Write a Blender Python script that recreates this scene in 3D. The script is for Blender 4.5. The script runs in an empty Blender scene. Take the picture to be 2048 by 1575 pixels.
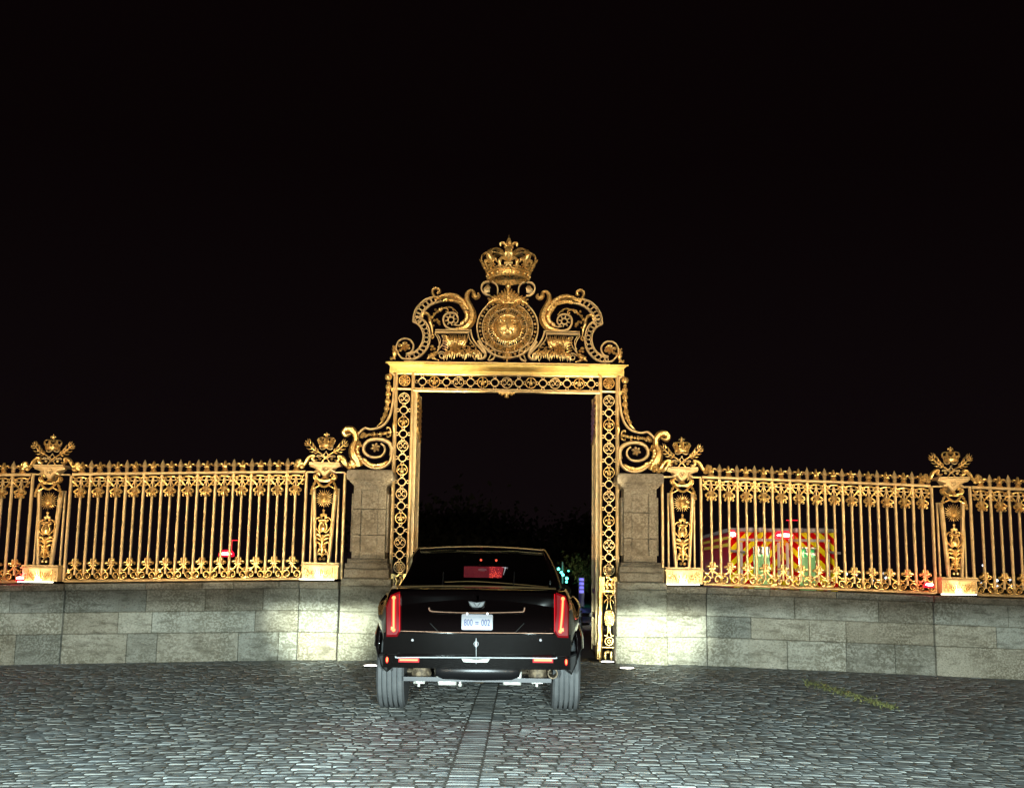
import bpy, bmesh, math, random
from mathutils import Vector, Matrix
random.seed(7)
R = math.radians
C = bpy.context.scene.collection

# ---------------------------------------------------------------- camera
F, CX, CY = 2200.0, 1024.0, 787.5          # focal length and centre in photograph pixels
PITCH, ROLL, CAMX, CAMH = math.atan(343 / 2200), 0.0137, 0.086, 1.42
_f = Vector((0, math.cos(PITCH), math.sin(PITCH)))
_u0 = Vector((0, -math.sin(PITCH), math.cos(PITCH)))
_r0 = Vector((1, 0, 0))
_r = _r0 * math.cos(ROLL) + _u0 * math.sin(ROLL)
_u = _u0 * math.cos(ROLL) - _r0 * math.sin(ROLL)
cd = bpy.data.cameras.new('camera')
cam = bpy.data.objects.new('camera', cd)
C.objects.link(cam)
cd.sensor_width = 36; cd.lens = 36 * F / 2048; cd.clip_end = 2000; cd.clip_start = 0.05
m = Matrix((_r, _u, -_f)).transposed().to_4x4(); m.translation = Vector((CAMX, 0, CAMH))
cam.matrix_world = m
bpy.context.scene.camera = cam

def P(X, Y, D):
    """world (x, z) where the ray of photograph pixel X, Y meets the plane y = D"""
    d = _f * F + _r * (X - CX) + _u * (CY - Y)
    t = D / d.y
    return (CAMX + d.x * t, CAMH + d.z * t)

def GP(X, Y):
    d = _f * F + _r * (X - CX) + _u * (CY - Y)
    t = -CAMH / d.z
    return (CAMX + d.x * t, d.y * t)

# ---------------------------------------------------------------- world: night sky
W = bpy.data.worlds.new('World'); bpy.context.scene.world = W; W.use_nodes = True
nt = W.node_tree; nt.nodes.clear()
o_ = nt.nodes.new('ShaderNodeOutputWorld'); bg = nt.nodes.new('ShaderNodeBackground')
tc = nt.nodes.new('ShaderNodeTexCoord'); sx = nt.nodes.new('ShaderNodeSeparateXYZ'); rp = nt.nodes.new('ShaderNodeValToRGB')
nt.links.new(tc.outputs['Generated'], sx.inputs[0]); nt.links.new(sx.outputs['Z'], rp.inputs[0])
rp.color_ramp.elements[0].position = 0.0; rp.color_ramp.elements[0].color = (.0046, .0028, .0034, 1)
rp.color_ramp.elements[1].position = 0.35; rp.color_ramp.elements[1].color = (.0023, .0010, .0012, 1)
nt.links.new(rp.outputs[0], bg.inputs[0]); bg.inputs[1].default_value = 1.0
nt.links.new(bg.outputs[0], o_.inputs[0])
vs = bpy.context.scene.view_settings
vs.view_transform = 'Standard'; vs.look = 'None'; vs.exposure = 0; vs.gamma = 1

# ---------------------------------------------------------------- lights
def lamp(name, kind, loc, energy, col, target=None, size=0.05, spot=60, blend=.5):
    l = bpy.data.lights.new(name, kind); l.energy = energy; l.color = col
    if kind in ('SPOT', 'POINT'): l.shadow_soft_size = size
    if kind == 'AREA': l.size = size
    if kind == 'SPOT': l.spot_size = R(spot); l.spot_blend = blend
    o = bpy.data.objects.new(name, l); C.objects.link(o); o.location = loc
    if target is not None:
        d = Vector(target) - Vector(loc)
        o.rotation_euler = d.to_track_quat('-Z', 'Y').to_euler()
    return o

def cutoff(o, tilt, soft, above, near=0.0):
    """shutter of a fill lamp / low beam: light only above or below the plane of slope `tilt` through the lamp"""
    l = o.data; l.use_nodes = True; t = l.node_tree
    em = t.nodes['Emission']
    g = t.nodes.new('ShaderNodeNewGeometry'); s = t.nodes.new('ShaderNodeSeparateXYZ')
    t.links.new(g.outputs['Incoming'], s.inputs[0])
    dv = t.nodes.new('ShaderNodeMath'); dv.operation = 'DIVIDE'
    t.links.new(s.outputs['Z'], dv.inputs[0]); t.links.new(s.outputs['Y'], dv.inputs[1])   # slope dz/dy of the ray
    mr = t.nodes.new('ShaderNodeMapRange'); mr.interpolation_type = 'SMOOTHSTEP'
    if above: a, b = tilt - soft, tilt + soft
    else: a, b = tilt + soft, tilt - soft
    mr.inputs['From Min'].default_value = a; mr.inputs['From Max'].default_value = b
    mr.inputs['To Min'].default_value = near; mr.inputs['To Max'].default_value = 1
    t.links.new(dv.outputs[0], mr.inputs['Value']); t.links.new(mr.outputs[0], em.inputs['Strength'])

WARM = (1, .74, .44)
HEAD_W, FRONT_FILL_W = 4900, 16500
for hx in (-1.15, .75):      # low beams of the car the picture is taken from
    h = lamp('car_low_beam', 'SPOT', (hx, 1.6, 1.02), HEAD_W, (.80, 1.0, .98), (hx * 1.0, 17.4, .15), .05, 88, .55)
    cutoff(h, -.016, .012, False, .22)
for hx, tx_ in ((-1.15, -2.75), (.75, 2.35)):      # bright cores of the two beams
    h = lamp('car_beam_core', 'SPOT', (hx, 1.6, .95), 42000, (.88, 1.0, .84), (tx_, 17.3, .62), .04, 7.6, 1)
    cutoff(h, -.014, .010, False, .05)
for fx in (-9, 9):           # fill lamps added behind the camera, shuttered to the railings
    fl = lamp('added_front_fill', 'SPOT', (fx, -10, 2.0), FRONT_FILL_W, WARM, (-fx * .15, 17.5, 3.0), .12, 62, .6)
    cutoff(fl, (1.10 - 2.0) / 27.4, .004, True, .13)

# ---------------------------------------------------------------- materials
MATS = {}
def mat(name, col=(.5, .5, .5), rough=.5, metal=0, emit=None, estr=0, coat=0, spec=.5, trans=0, alpha=1):
    m = bpy.data.materials.new(name); m.use_nodes = True
    p = m.node_tree.nodes['Principled BSDF']
    p.inputs['Base Color'].default_value = (*col, 1); p.inputs['Roughness'].default_value = rough
    p.inputs['Metallic'].default_value = metal; p.inputs['Coat Weight'].default_value = coat
    p.inputs['Coat Roughness'].default_value = .03
    p.inputs['Specular IOR Level'].default_value = spec; p.inputs['Transmission Weight'].default_value = trans
    p.inputs['Alpha'].default_value = alpha
    if emit: p.inputs['Emission Color'].default_value = (*emit, 1); p.inputs['Emission Strength'].default_value = estr
    MATS[name] = m
    return m

def N(m, t, **kw):
    n = m.node_tree.nodes.new(t)
    for k, v in kw.items():
        if k in n.inputs: n.inputs[k].default_value = v
        else: setattr(n, k, v)
    return n
def LK(m, a, b): m.node_tree.links.new(a, b)
def bsdf(m): return m.node_tree.nodes['Principled BSDF']
def ramp(m, src, stops):
    r = N(m, 'ShaderNodeValToRGB'); e = r.color_ramp.elements
    while len(e) < len(stops): e.new(.5)
    for i, (p, c) in enumerate(stops):
        e[i].position = p; e[i].color = (*c, 1)
    LK(m, src, r.inputs[0]); return r.outputs[0]
def coords(m, scale=(1, 1, 1), kind='Object'):
    t = N(m, 'ShaderNodeTexCoord'); mp = N(m, 'ShaderNodeMapping', Scale=scale); LK(m, t.outputs[kind], mp.inputs[0]); return mp.outputs[0]
def noise(m, vec, sc, det=4, rough=.55):
    n = N(m, 'ShaderNodeTexNoise', Scale=sc, Detail=det, Roughness=rough); LK(m, vec, n.inputs['Vector']); return n.outputs['Fac']
def mixc(m, fac, a, b, mode='MIX'):
    x = N(m, 'ShaderNodeMix', data_type='RGBA', blend_type=mode)
    for s, i in ((fac, 0), (a, 6), (b, 7)):
        if isinstance(s, (int, float)): x.inputs[i].default_value = s
        elif isinstance(s, tuple): x.inputs[i].default_value = (*s, 1)
        else: LK(m, s, x.inputs[i])
    return x.outputs[2]
def bump(m, h, st, dist=.02):
    b = N(m, 'ShaderNodeBump', Strength=st, Distance=dist); LK(m, h, b.inputs['Height']); LK(m, b.outputs[0], bsdf(m).inputs['Normal'])

def gold_mat(name, c0, c1, metal, r0, r1, bs):
    g = mat(name, c0, .35, metal); v = coords(g)
    n1 = noise(g, v, 9, 5)
    LK(g, mixc(g, ramp(g, n1, [(.35, (0, 0, 0)), (.65, (1, 1, 1))]), c0, c1), bsdf(g).inputs['Base Color'])
    LK(g, ramp(g, noise(g, v, 30, 3), [(.3, (r0,) * 3), (.7, (r1,) * 3)]), bsdf(g).inputs['Roughness'])
    bump(g, noise(g, v, 55, 3), bs, .01)
    return g
gold_mat('gilding', (.90, .61, .24), (.62, .38, .12), .70, .23, .38, .24)
gold_mat('cornice_gilding', (.90, .66, .22), (.78, .54, .15), .6, .3, .4, .05)
gold_mat('gilded_iron', (.72, .54, .28), (.56, .39, .18), .45, .34, .5, .12)
G, GI = MATS['gilding'], MATS['gilded_iron']

def stone(name, a, b, dark, use_tint=True, bs=.9, st=4.5):
    m = mat(name, a, .86, spec=.25); v = coords(m)
    n = noise(m, v, 3.2, 8, .65)
    c = mixc(m, ramp(m, n, [(.35, (0, 0, 0)), (.68, (1, 1, 1))]), a, b)
    vs_ = coords(m, (1.2, 1.2, st)); ns = noise(m, vs_, 2.6, 9, .72)
    c = mixc(m, ramp(m, ns, [(.50, (0, 0, 0)), (.66, (.8, .8, .8))]), c, dark)
    nf = noise(m, coords(m, (1, 1, 1.3)), 34, 5, .7)
    c = mixc(m, ramp(m, nf, [(.52, (0, 0, 0)), (.62, (.55, .55, .55))]), c, dark)
    # lichen: patches of blotchy light and dark spots
    sp = noise(m, coords(m, (1, 1, 1.15)), 30, 2, .5); pm = noise(m, v, 1.1, 3, .6)
    mk = N(m, 'ShaderNodeMath', operation='MULTIPLY'); LK(m, ramp(m, sp, [(.47, (1, 1, 1)), (.53, (0, 0, 0))]), mk.inputs[0]); LK(m, ramp(m, pm, [(.42, (.12, .12, .12)), (.58, (.85, .85, .85))]), mk.inputs[1])
    c = mixc(m, mk.outputs[0], c, tuple(q * 1.7 for q in dark))
    if use_tint:
        at = N(m, 'ShaderNodeAttribute', attribute_name='tint')
        c = mixc(m, 1.0, c, at.outputs['Color'], 'MULTIPLY')
    LK(m, c, bsdf(m).inputs['Base Color'])
    hs = N(m, 'ShaderNodeMath', operation='ADD'); LK(m, nf, hs.inputs[0]); LK(m, ns, hs.inputs[1])
    bump(m, hs.outputs[0], bs, .03)
    return m
stone('wall_limestone', (.55, .525, .44), (.38, .36, .29), (.125, .115, .085))
stone('pier_sandstone', (.50, .45, .36), (.33, .29, .22), (.13, .11, .08), True, 1.0, 1.5)
cb = mat('cobble_granite', (.2, .2, .2), .6, spec=.3)
v = coords(cb); at = N(cb, 'ShaderNodeAttribute', attribute_name='tint')
c = mixc(cb, ramp(cb, noise(cb, v, 14, 6, .7), [(.3, (0, 0, 0)), (.7, (1, 1, 1))]), (.14, .152, .155), (.245, .255, .245))
c = mixc(cb, 1.0, c, at.outputs['Color'], 'MULTIPLY'); 
c = mixc(cb, ramp(cb, noise(cb, v, .55, 4), [(.42, (0, 0, 0)), (.7, (.45, .45, .45))]), c, (.10, .09, .07))
LK(cb, c, bsdf(cb).inputs['Base Color']); bump(cb, noise(cb, v, 26, 6, .75), .35, .015)
LK(cb, ramp(cb, noise(cb, v, 9, 3), [(.3, (.52,) * 3), (.7, (.75,) * 3)]), bsdf(cb).inputs['Roughness'])
mo = mat('mortar_soil', (.13, .125, .11), .95, spec=.1); bump(mo, noise(mo, coords(mo), 20, 5), .6)
gr = mat('gravel_ground', (.11, .10, .085), .9, spec=.2)
LK(gr, ramp(gr, noise(gr, coords(gr), 12, 6, .7), [(.3, (.07, .065, .055)), (.7, (.16, .15, .125))]), bsdf(gr).inputs['Base Color']); bump(gr, noise(gr, coords(gr), 30, 5), .5)
bp = mat('black_paint', (.0035, .0022, .0024), .05, coat=1, spec=.25)
mat('chrome', (.5, .5, .52), .15, 1)
mat('bumper_paint', (.003, .0025, .0025), .13, spec=.3)
mat('bronze_trim', (.10, .055, .035), .35, .8)
mat('emblem_silver', (.16, .17, .18), .45, .5)
mat('dark_chrome', (.16, .13, .11), .25, 1)
mat('gold_sheen_trim', (.50, .36, .18), .42, .9)  # gold reflected from the gate, put into the trim colour
mat('black_plastic', (.012, .012, .012), .6, spec=.15)
mat('tinted_glass', (.004, .004, .005), .03, spec=.7, coat=.5)
mat('matt_black', (.004, .004, .004), .9, spec=0)
tg = mat('see_through_glass', (.001, .001, .001), .02, alpha=.55, coat=1)
ru = mat('tyre_rubber', (.17, .18, .185), .75)
LK(ru, ramp(ru, noise(ru, coords(ru, (1, 1, 1)), 7, 5), [(.3, (.075, .08, .085)), (.7, (.115, .12, .125))]), bsdf(ru).inputs['Base Color'])
mat('tyre_side_rubber', (.03, .03, .03), .7)
al = mat('dusty_aluminium', (.6, .6, .57), .55, .25)
LK(al, ramp(al, noise(al, coords(al), 18, 5), [(.4, (.34, .34, .31)), (.6, (.68, .68, .64))]), bsdf(al).inputs['Base Color'])
rs = mat('rusty_steel', (.16, .12, .08), .7, .4)
LK(rs, ramp(rs, noise(rs, coords(rs), 22, 5), [(.4, (.08, .06, .04)), (.62, (.26, .2, .13))]), bsdf(rs).inputs['Base Color'])
mat('black_steel', (.02, .02, .022), .3, .6)
mat('red_lens', (.10, .002, .004), .5, emit=(1, .006, .02), estr=.75, spec=.15)
mat('dark_red_lens', (.06, .001, .003), .5, emit=(1, .006, .02), estr=.2, spec=.15)
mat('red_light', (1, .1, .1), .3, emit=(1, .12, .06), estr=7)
mat('orange_light', (.15, .02, .01), .6, emit=(1, .14, .045), estr=5.5)
mat('red_stand_in_glow', (.3, .01, .03), .4, emit=(.62, .012, .05), estr=.55)
mat('bright_stand_in_glow', (.3, .01, .03), .4, emit=(.9, .03, .07), estr=.95)
mat('beacon_red', (1, .1, .1), .3, emit=(1, .35, .30), estr=22)
mat('beacon_housing', (.5, .01, .02), .3, emit=(1, .01, .04), estr=1.2)
mat('white_light', (1, 1, 1), .3, emit=(1, .97, .9), estr=9)
mat('warm_light', (1, 1, 1), .3, emit=(1, .95, .72), estr=9)
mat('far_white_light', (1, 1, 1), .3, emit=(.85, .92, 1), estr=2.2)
mat('green_light', (.1, 1, .7), .3, emit=(.12, 1, .75), estr=5)
mat('blue_light', (.2, .2, 1), .3, emit=(.22, .22, 1), estr=1.1)
mat('violet_light', (.2, .1, 1), .3, emit=(.16, .07, 1), estr=.28)
mat('plate_white', (.42, .44, .50), .5, emit=(.8, .9, 1), estr=0)
mat('plate_blue', (.008, .035, .22), .5)
mat('plate_grey', (.3, .36, .5), .4)
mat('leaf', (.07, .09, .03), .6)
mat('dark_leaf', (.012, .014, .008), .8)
mat('bark', (.06, .045, .03), .85)
mat('moss_green', (.24, .25, .09), .8)
mat('white_paint', (.42, .40, .38), .5)
mat('fire_red_paint', (.36, .01, .015), .25, coat=.6)
mat('deep_red_paint', (.42, .006, .03), .35, coat=.4)
mat('red_door_paint', (.34, .004, .022), .3)
mat('frosted_green_window', (.2, .4, .2), .4, emit=(.16, .50, .12), estr=.36)
mat('clear_green_window', (.05, .1, .05), .2, emit=(.03, .75, .16), estr=.6)
mat('dark_window', (.03, .03, .02), .15, emit=(.3, .25, .1), estr=.12)
mat('yellow_stripe', (.7, .6, .05), .4)
mat('grey_pole', (.2, .2, .2), .5)
ch = mat('chevron_stripes', (.5, .5, .5), .8, spec=.03)
t = N(ch, 'ShaderNodeTexCoord'); s = N(ch, 'ShaderNodeSeparateXYZ'); LK(ch, t.outputs['Object'], s.inputs[0])
ab = N(ch, 'ShaderNodeMath', operation='ABSOLUTE'); LK(ch, s.outputs['X'], ab.inputs[0])
ad = N(ch, 'ShaderNodeMath', operation='ADD'); LK(ch, ab.outputs[0], ad.inputs[0]); LK(ch, s.outputs['Z'], ad.inputs[1])
mu = N(ch, 'ShaderNodeMath', operation='MULTIPLY'); LK(ch, ad.outputs[0], mu.inputs[0]); mu.inputs[1].default_value = 1 / .30
fr = N(ch, 'ShaderNodeMath', operation='FRACT'); LK(ch, mu.outputs[0], fr.inputs[0])
gt = N(ch, 'ShaderNodeMath', operation='GREATER_THAN'); LK(ch, fr.outputs[0], gt.inputs[0]); gt.inputs[1].default_value = .52
cc = mixc(ch, gt.outputs[0], (.42, .004, .004), (.70, .62, .01)); LK(ch, cc, bsdf(ch).inputs['Base Color'])
# retroreflective film lit by the beacons and by added fill lamps

# ---------------------------------------------------------------- mesh helpers
def cr(pts, n=6, closed=False):
    """Catmull-Rom through pts"""
    L = len(pts); out = []
    rng = range(L) if closed else range(L - 1)
    for i in rng:
        g = (lambda k: pts[k % L]) if closed else (lambda k: pts[min(max(k, 0), L - 1)])
        p0, p1, p2, p3 = g(i - 1), g(i), g(i + 1), g(i + 2)
        for j in range(n):
            t = j / n
            out.append(tuple(.5 * ((2 * p1[k]) + (-p0[k] + p2[k]) * t + (2 * p0[k] - 5 * p1[k] + 4 * p2[k] - p3[k]) * t * t + (-p0[k] + 3 * p1[k] - 3 * p2[k] + p3[k]) * t ** 3) for k in range(len(p1))))
    if not closed: out.append(tuple(pts[-1]))
    return out

def lerpw(w, n):
    if isinstance(w, (int, float)): return [w] * n
    out = []
    for i in range(n):
        t = i / (n - 1) * (len(w) - 1); k = min(int(t), len(w) - 2); out.append(w[k] + (w[k + 1] - w[k]) * (t - k))
    return out

class B:
    def __init__(s): s.v = []; s.f = []; s.c = []; s.xf = None; s.tint = None
    def add(s, vs, fs):
        o = len(s.v)
        if s.xf: vs = [s.xf(p) for p in vs]
        s.v += vs; s.f += [tuple(i + o for i in f) for f in fs]
        s.c += [s.tint] * len(fs)
    def sweep(s, path, secs, closed=False, caps=True):
        """path 2D points in the xz plane; secs[i] = list of (offset along normal, y)"""
        n = len(path); k = len(secs[0]); vs = []
        for i in range(n):
            a = path[(i - 1) % n] if closed or i > 0 else path[i]; b = path[(i + 1) % n] if closed or i < n - 1 else path[i]
            tx, tz = b[0] - a[0], b[1] - a[1]; l = math.hypot(tx, tz) or 1; tx /= l; tz /= l
            for (o, y) in secs[i]: vs.append((path[i][0] - tz * o, y, path[i][1] + tx * o))
        fs = []
        for i in range(n if closed else n - 1):
            j = (i + 1) % n
            for q in range(k): fs.append((i * k + q, i * k + (q + 1) % k, j * k + (q + 1) % k, j * k + q))
        if not closed and caps: fs += [tuple(range(k - 1, -1, -1)), tuple((n - 1) * k + q for q in range(k))]
        s.add(vs, fs)
    def strip(s, path, w, d, y=0, closed=False, cut=.28):
        ws = lerpw(w, len(path)); secs = []
        for w_ in ws:
            c = min(w_, d) * cut; h = w_ / 2
            secs.append([(-h, y + d / 2), (-h, y - d / 2 + c), (-h + c, y - d / 2), (h - c, y - d / 2), (h, y - d / 2 + c), (h, y + d / 2)])
        s.sweep(path, secs, closed)
    def ridge(s, path, w, d, y=0, closed=False):
        ws = lerpw(w, len(path)); mx = max(ws) or 1
        secs = [[(-w_ / 2, y), (-w_ * .22, y - d * (.25 + .6 * w_ / mx)), (w_ * .22, y - d * (.25 + .6 * w_ / mx)), (w_ / 2, y), (0, y + d * .4)] for w_ in ws]
        s.sweep(path, secs, closed)
    def ring(s, cx, cz, r, w, d, y=0, n=20, sq=1):
        s.strip([(cx + r * math.cos(2 * math.pi * i / n), cz + sq * r * math.sin(2 * math.pi * i / n)) for i in range(n)], w, d, y, True)
    def box(s, x0, x1, y0, y1, z0, z1):
        s.add([(x0, y0, z0), (x1, y0, z0), (x1, y1, z0), (x0, y1, z0), (x0, y0, z1), (x1, y0, z1), (x1, y1, z1), (x0, y1, z1)],
              [(0, 3, 2, 1), (4, 5, 6, 7), (0, 1, 5, 4), (1, 2, 6, 5), (2, 3, 7, 6), (3, 0, 4, 7)])
    def ball(s, cx, y, cz, rx, ry=None, rz=None, n=8, m=5):
        ry = rx if ry is None else ry; rz = rx if rz is None else rz
        vs = [(cx, y, cz + rz)]; fs = []
        for i in range(1, m):
            a = math.pi * i / m
            for j in range(n):
                b = 2 * math.pi * j / n
                vs.append((cx + rx * math.sin(a) * math.cos(b), y + ry * math.sin(a) * math.sin(b), cz + rz * math.cos(a)))
        vs.append((cx, y, cz - rz)); L = len(vs) - 1
        for j in range(n): fs.append((0, 1 + j, 1 + (j + 1) % n)); fs.append((L, L - n + (j + 1) % n, L - n + j))
        for i in range(m - 2):
            for j in range(n): fs.append((1 + i * n + j, 1 + (i + 1) * n + j, 1 + (i + 1) * n + (j + 1) % n, 1 + i * n + (j + 1) % n))
        s.add(vs, fs)
    def lathe(s, prof, cx, cy, n=16, axis='z', cap=True):
        """prof: (r, h) pairs; axis z (up) or x"""
        vs = []; fs = []
        for (r, h) in prof:
            for j in range(n):
                a = 2 * math.pi * j / n
                if axis == 'z': vs.append((cx + r * math.cos(a), cy + r * math.sin(a), h))
                elif axis == 'x': vs.append((h, cx + r * math.cos(a), cy + r * math.sin(a)))
                else: vs.append((cx + r * math.cos(a), h, cy + r * math.sin(a)))
        for i in range(len(prof) - 1):
            for j in range(n): fs.append((i * n + j, i * n + (j + 1) % n, (i + 1) * n + (j + 1) % n, (i + 1) * n + j))
        if cap: fs += [tuple(range(n - 1, -1, -1)), tuple((len(prof) - 1) * n + j for j in range(n))]
        s.add(vs, fs)
    def tube(s, pts, r, n=6):
        rs_ = lerpw(r, len(pts)); vs = []; fs = []
        for i, p in enumerate(pts):
            p = Vector(p); a = Vector(pts[max(i - 1, 0)]); b = Vector(pts[min(i + 1, len(pts) - 1)]); t_ = (b - a).normalized()
            e = t_.cross(Vector((0, 0, 1)));
            if e.length < .05: e = t_.cross(Vector((0, 1, 0)))
            e.normalize(); g = t_.cross(e)
            for j in range(n):
                q = 2 * math.pi * j / n; vs.append(tuple(p + (e * math.cos(q) + g * math.sin(q)) * rs_[i]))
        for i in range(len(pts) - 1):
            for j in range(n): fs.append((i * n + j, i * n + (j + 1) % n, (i + 1) * n + (j + 1) % n, (i + 1) * n + j))
        fs += [tuple(range(n - 1, -1, -1)), tuple((len(pts) - 1) * n + j for j in range(n))]
        s.add(vs, fs)
    def prism(s, poly, y0, y1, cut=0, cx=None):
        """outline in xz, from y0 (front) to y1 (back), front face inset by cut toward the centroid"""
        n = len(poly); mx = sum(p[0] for p in poly) / n; mz = sum(p[1] for p in poly) / n
        vs = [(x, y1, z) for x, z in poly] + [(x, y0 + cut, z) for x, z in poly]
        k = 2
        if cut:
            for x, z in poly:
                l = math.hypot(x - mx, z - mz) or 1; vs.append((x - (x - mx) / l * cut, y0, z - (z - mz) / l * cut))
            k = 3
        fs = [tuple(range(n)), tuple((k - 1) * n + i for i in range(n - 1, -1, -1))]
        for q in range(k - 1):
            for i in range(n): fs.append((q * n + i, (q + 1) * n + i, (q + 1) * n + (i + 1) % n, q * n + (i + 1) % n))
        s.add(vs, fs)
    def block(s, x0, x1, yf, yb, z0, z1, c=.008, drop=lambda x: 0):
        vs = []
        for (a, b_, y) in ((x0, x1, yb), (x0, x1, yf + c), (x0 + c, x1 - c, yf)):
            e = 0 if y != yf else c
            vs += [(a, y, z0 + e + drop(a)), (b_, y, z0 + e + drop(b_)), (b_, y, z1 - e + drop(b_)), (a, y, z1 - e + drop(a))]
        fs = [(0, 3, 2, 1), (8, 9, 10, 11)]
        for q in (0, 1):
            for i in range(4): fs.append((q * 4 + i, q * 4 + (i + 1) % 4, q * 4 + 4 + (i + 1) % 4, q * 4 + 4 + i))
        s.add(vs, fs)
    def mesh(s, name, mats, mirror=False, smooth=35, recalc=True):
        me = bpy.data.meshes.new(name)
        v = [(-x, y, z) for x, y, z in s.v] if mirror else s.v
        f = [tuple(reversed(q)) for q in s.f] if mirror else s.f
        me.from_pydata(v, [], f)
        if recalc:
            b = bmesh.new(); b.from_mesh(me); bmesh.ops.recalc_face_normals(b, faces=b.faces); b.to_mesh(me); b.free()
        if any(c is not None for c in s.c):
            a = me.attributes.new('tint', 'FLOAT_COLOR', 'FACE')
            fl = []
            for c_ in s.c: fl += [*(c_ or (1, 1, 1)), 1]
            a.data.foreach_set('color', fl)
        if smooth:
            me.shade_smooth(); me.set_sharp_from_angle(angle=R(smooth))
        me.materials.append(mats)
        return me
    def build(s, name, m_, parent=None, loc=(0, 0, 0), mirror=False, smooth=35, recalc=True):
        o = bpy.data.objects.new(name, s.mesh(name, m_ if not isinstance(m_, str) else MATS[m_], mirror, smooth, recalc)); C.objects.link(o)
        o.location = loc
        if parent: o.parent = parent
        return o

def tag(o, label=None, cat=None, group=None, kind=None):
    if label: o['label'] = label
    if cat: o['category'] = cat
    if group: o['group'] = group
    if kind: o['kind'] = kind
    return o
def thing(name, label, cat, loc=(0, 0, 0), rz=0, group=None):
    o = bpy.data.objects.new(name, None); C.objects.link(o); o.location = loc; o.rotation_euler = (0, 0, rz); o.empty_display_size = .3
    return tag(o, label, cat, group)
def inst(me, name, parent, loc=(0, 0, 0)):
    o = bpy.data.objects.new(name, me); C.objects.link(o); o.parent = parent; o.location = loc; return o
def dup(o, parent=None):
    c_ = o.copy(); C.objects.link(c_); c_.parent = parent
    for h_ in list(o.children): dup(h_, c_)
    return c_

# ---------------------------------------------------------------- ornament helpers (all in the xz plane)
def fleur(b, cx, cz, w, h, d, y=0):
    q = lambda pts: [(cx + u * w, cz + v_ * h) for u, v_ in pts]
    b.ridge(cr(q([(0, .18), (0, .45), (0, .72), (0, 1)]), 3), [.06 * w, .2 * w, .34 * w, .26 * w, .02], d, y)
    for s_ in (-1, 1):
        b.ridge(cr(q([(0, .2), (s_ * .14, .42), (s_ * .3, .6), (s_ * .46, .56), (s_ * .46, .36)]), 4), [.05 * w, .12 * w, .2 * w, .18 * w, .08 * w], d, y)
        b.ridge(cr(q([(0, .24), (s_ * .12, .12), (s_ * .22, 0)]), 3), [.05 * w, .12 * w, .05 * w], d * .8, y)
    b.box(cx - w * .26, cx + w * .26, y - d * 1.05, y + d * .3, cz + h * .22, cz + h * .32)
def rosette(b, cx, cz, r, d, y=0, n=6):
    for i in range(n):
        a = 2 * math.pi * i / n + .3
        b.ridge([(cx + t_ * r * math.cos(a), cz + t_ * r * math.sin(a)) for t_ in (.1, .4, .75, 1)], [.1 * r, .5 * r, .62 * r, .2 * r], d, y)
    b.ball(cx, y - d * .7, cz, r * .26, d * .6, r * .26, 7, 4)
def acanthus(b, path, ln, w, d, y, side=1, n=9, lean=.9):
    """leaflets sprouting from one side of a path and curling forward"""
    P_ = cr(path, 6); m_ = len(P_)
    for i in range(n):
        k = int((i + .3) / n * (m_ - 2)); p = P_[k]; q = P_[min(k + 1, m_ - 1)]
        a = math.atan2(q[1] - p[1], q[0] - p[0]); l = ln if isinstance(ln, (int, float)) else lerpw(ln, n)[i]
        a1 = a + side * lean; a2 = a + side * lean * .35
        p1 = (p[0] + l * .55 * math.cos(a1), p[1] + l * .55 * math.sin(a1)); p2 = (p1[0] + l * .5 * math.cos(a2), p1[1] + l * .5 * math.sin(a2))
        b.ridge(cr([p, p1, p2], 3), [w * .4, w, w * .9, w * .15], d, y)
def curl(b, cx, cz, r, w, d, y, a0, turns, dirn=1, n=16, rend=.35):
    pts = []
    for i in range(n + 1):
        t_ = i / n; a = a0 + dirn * turns * 2 * math.pi * t_; rr = r * (1 - (1 - rend) * t_)
        pts.append((cx + rr * math.cos(a), cz + rr * math.sin(a)))
    b.strip(pts, w, d, y); return pts
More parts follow.
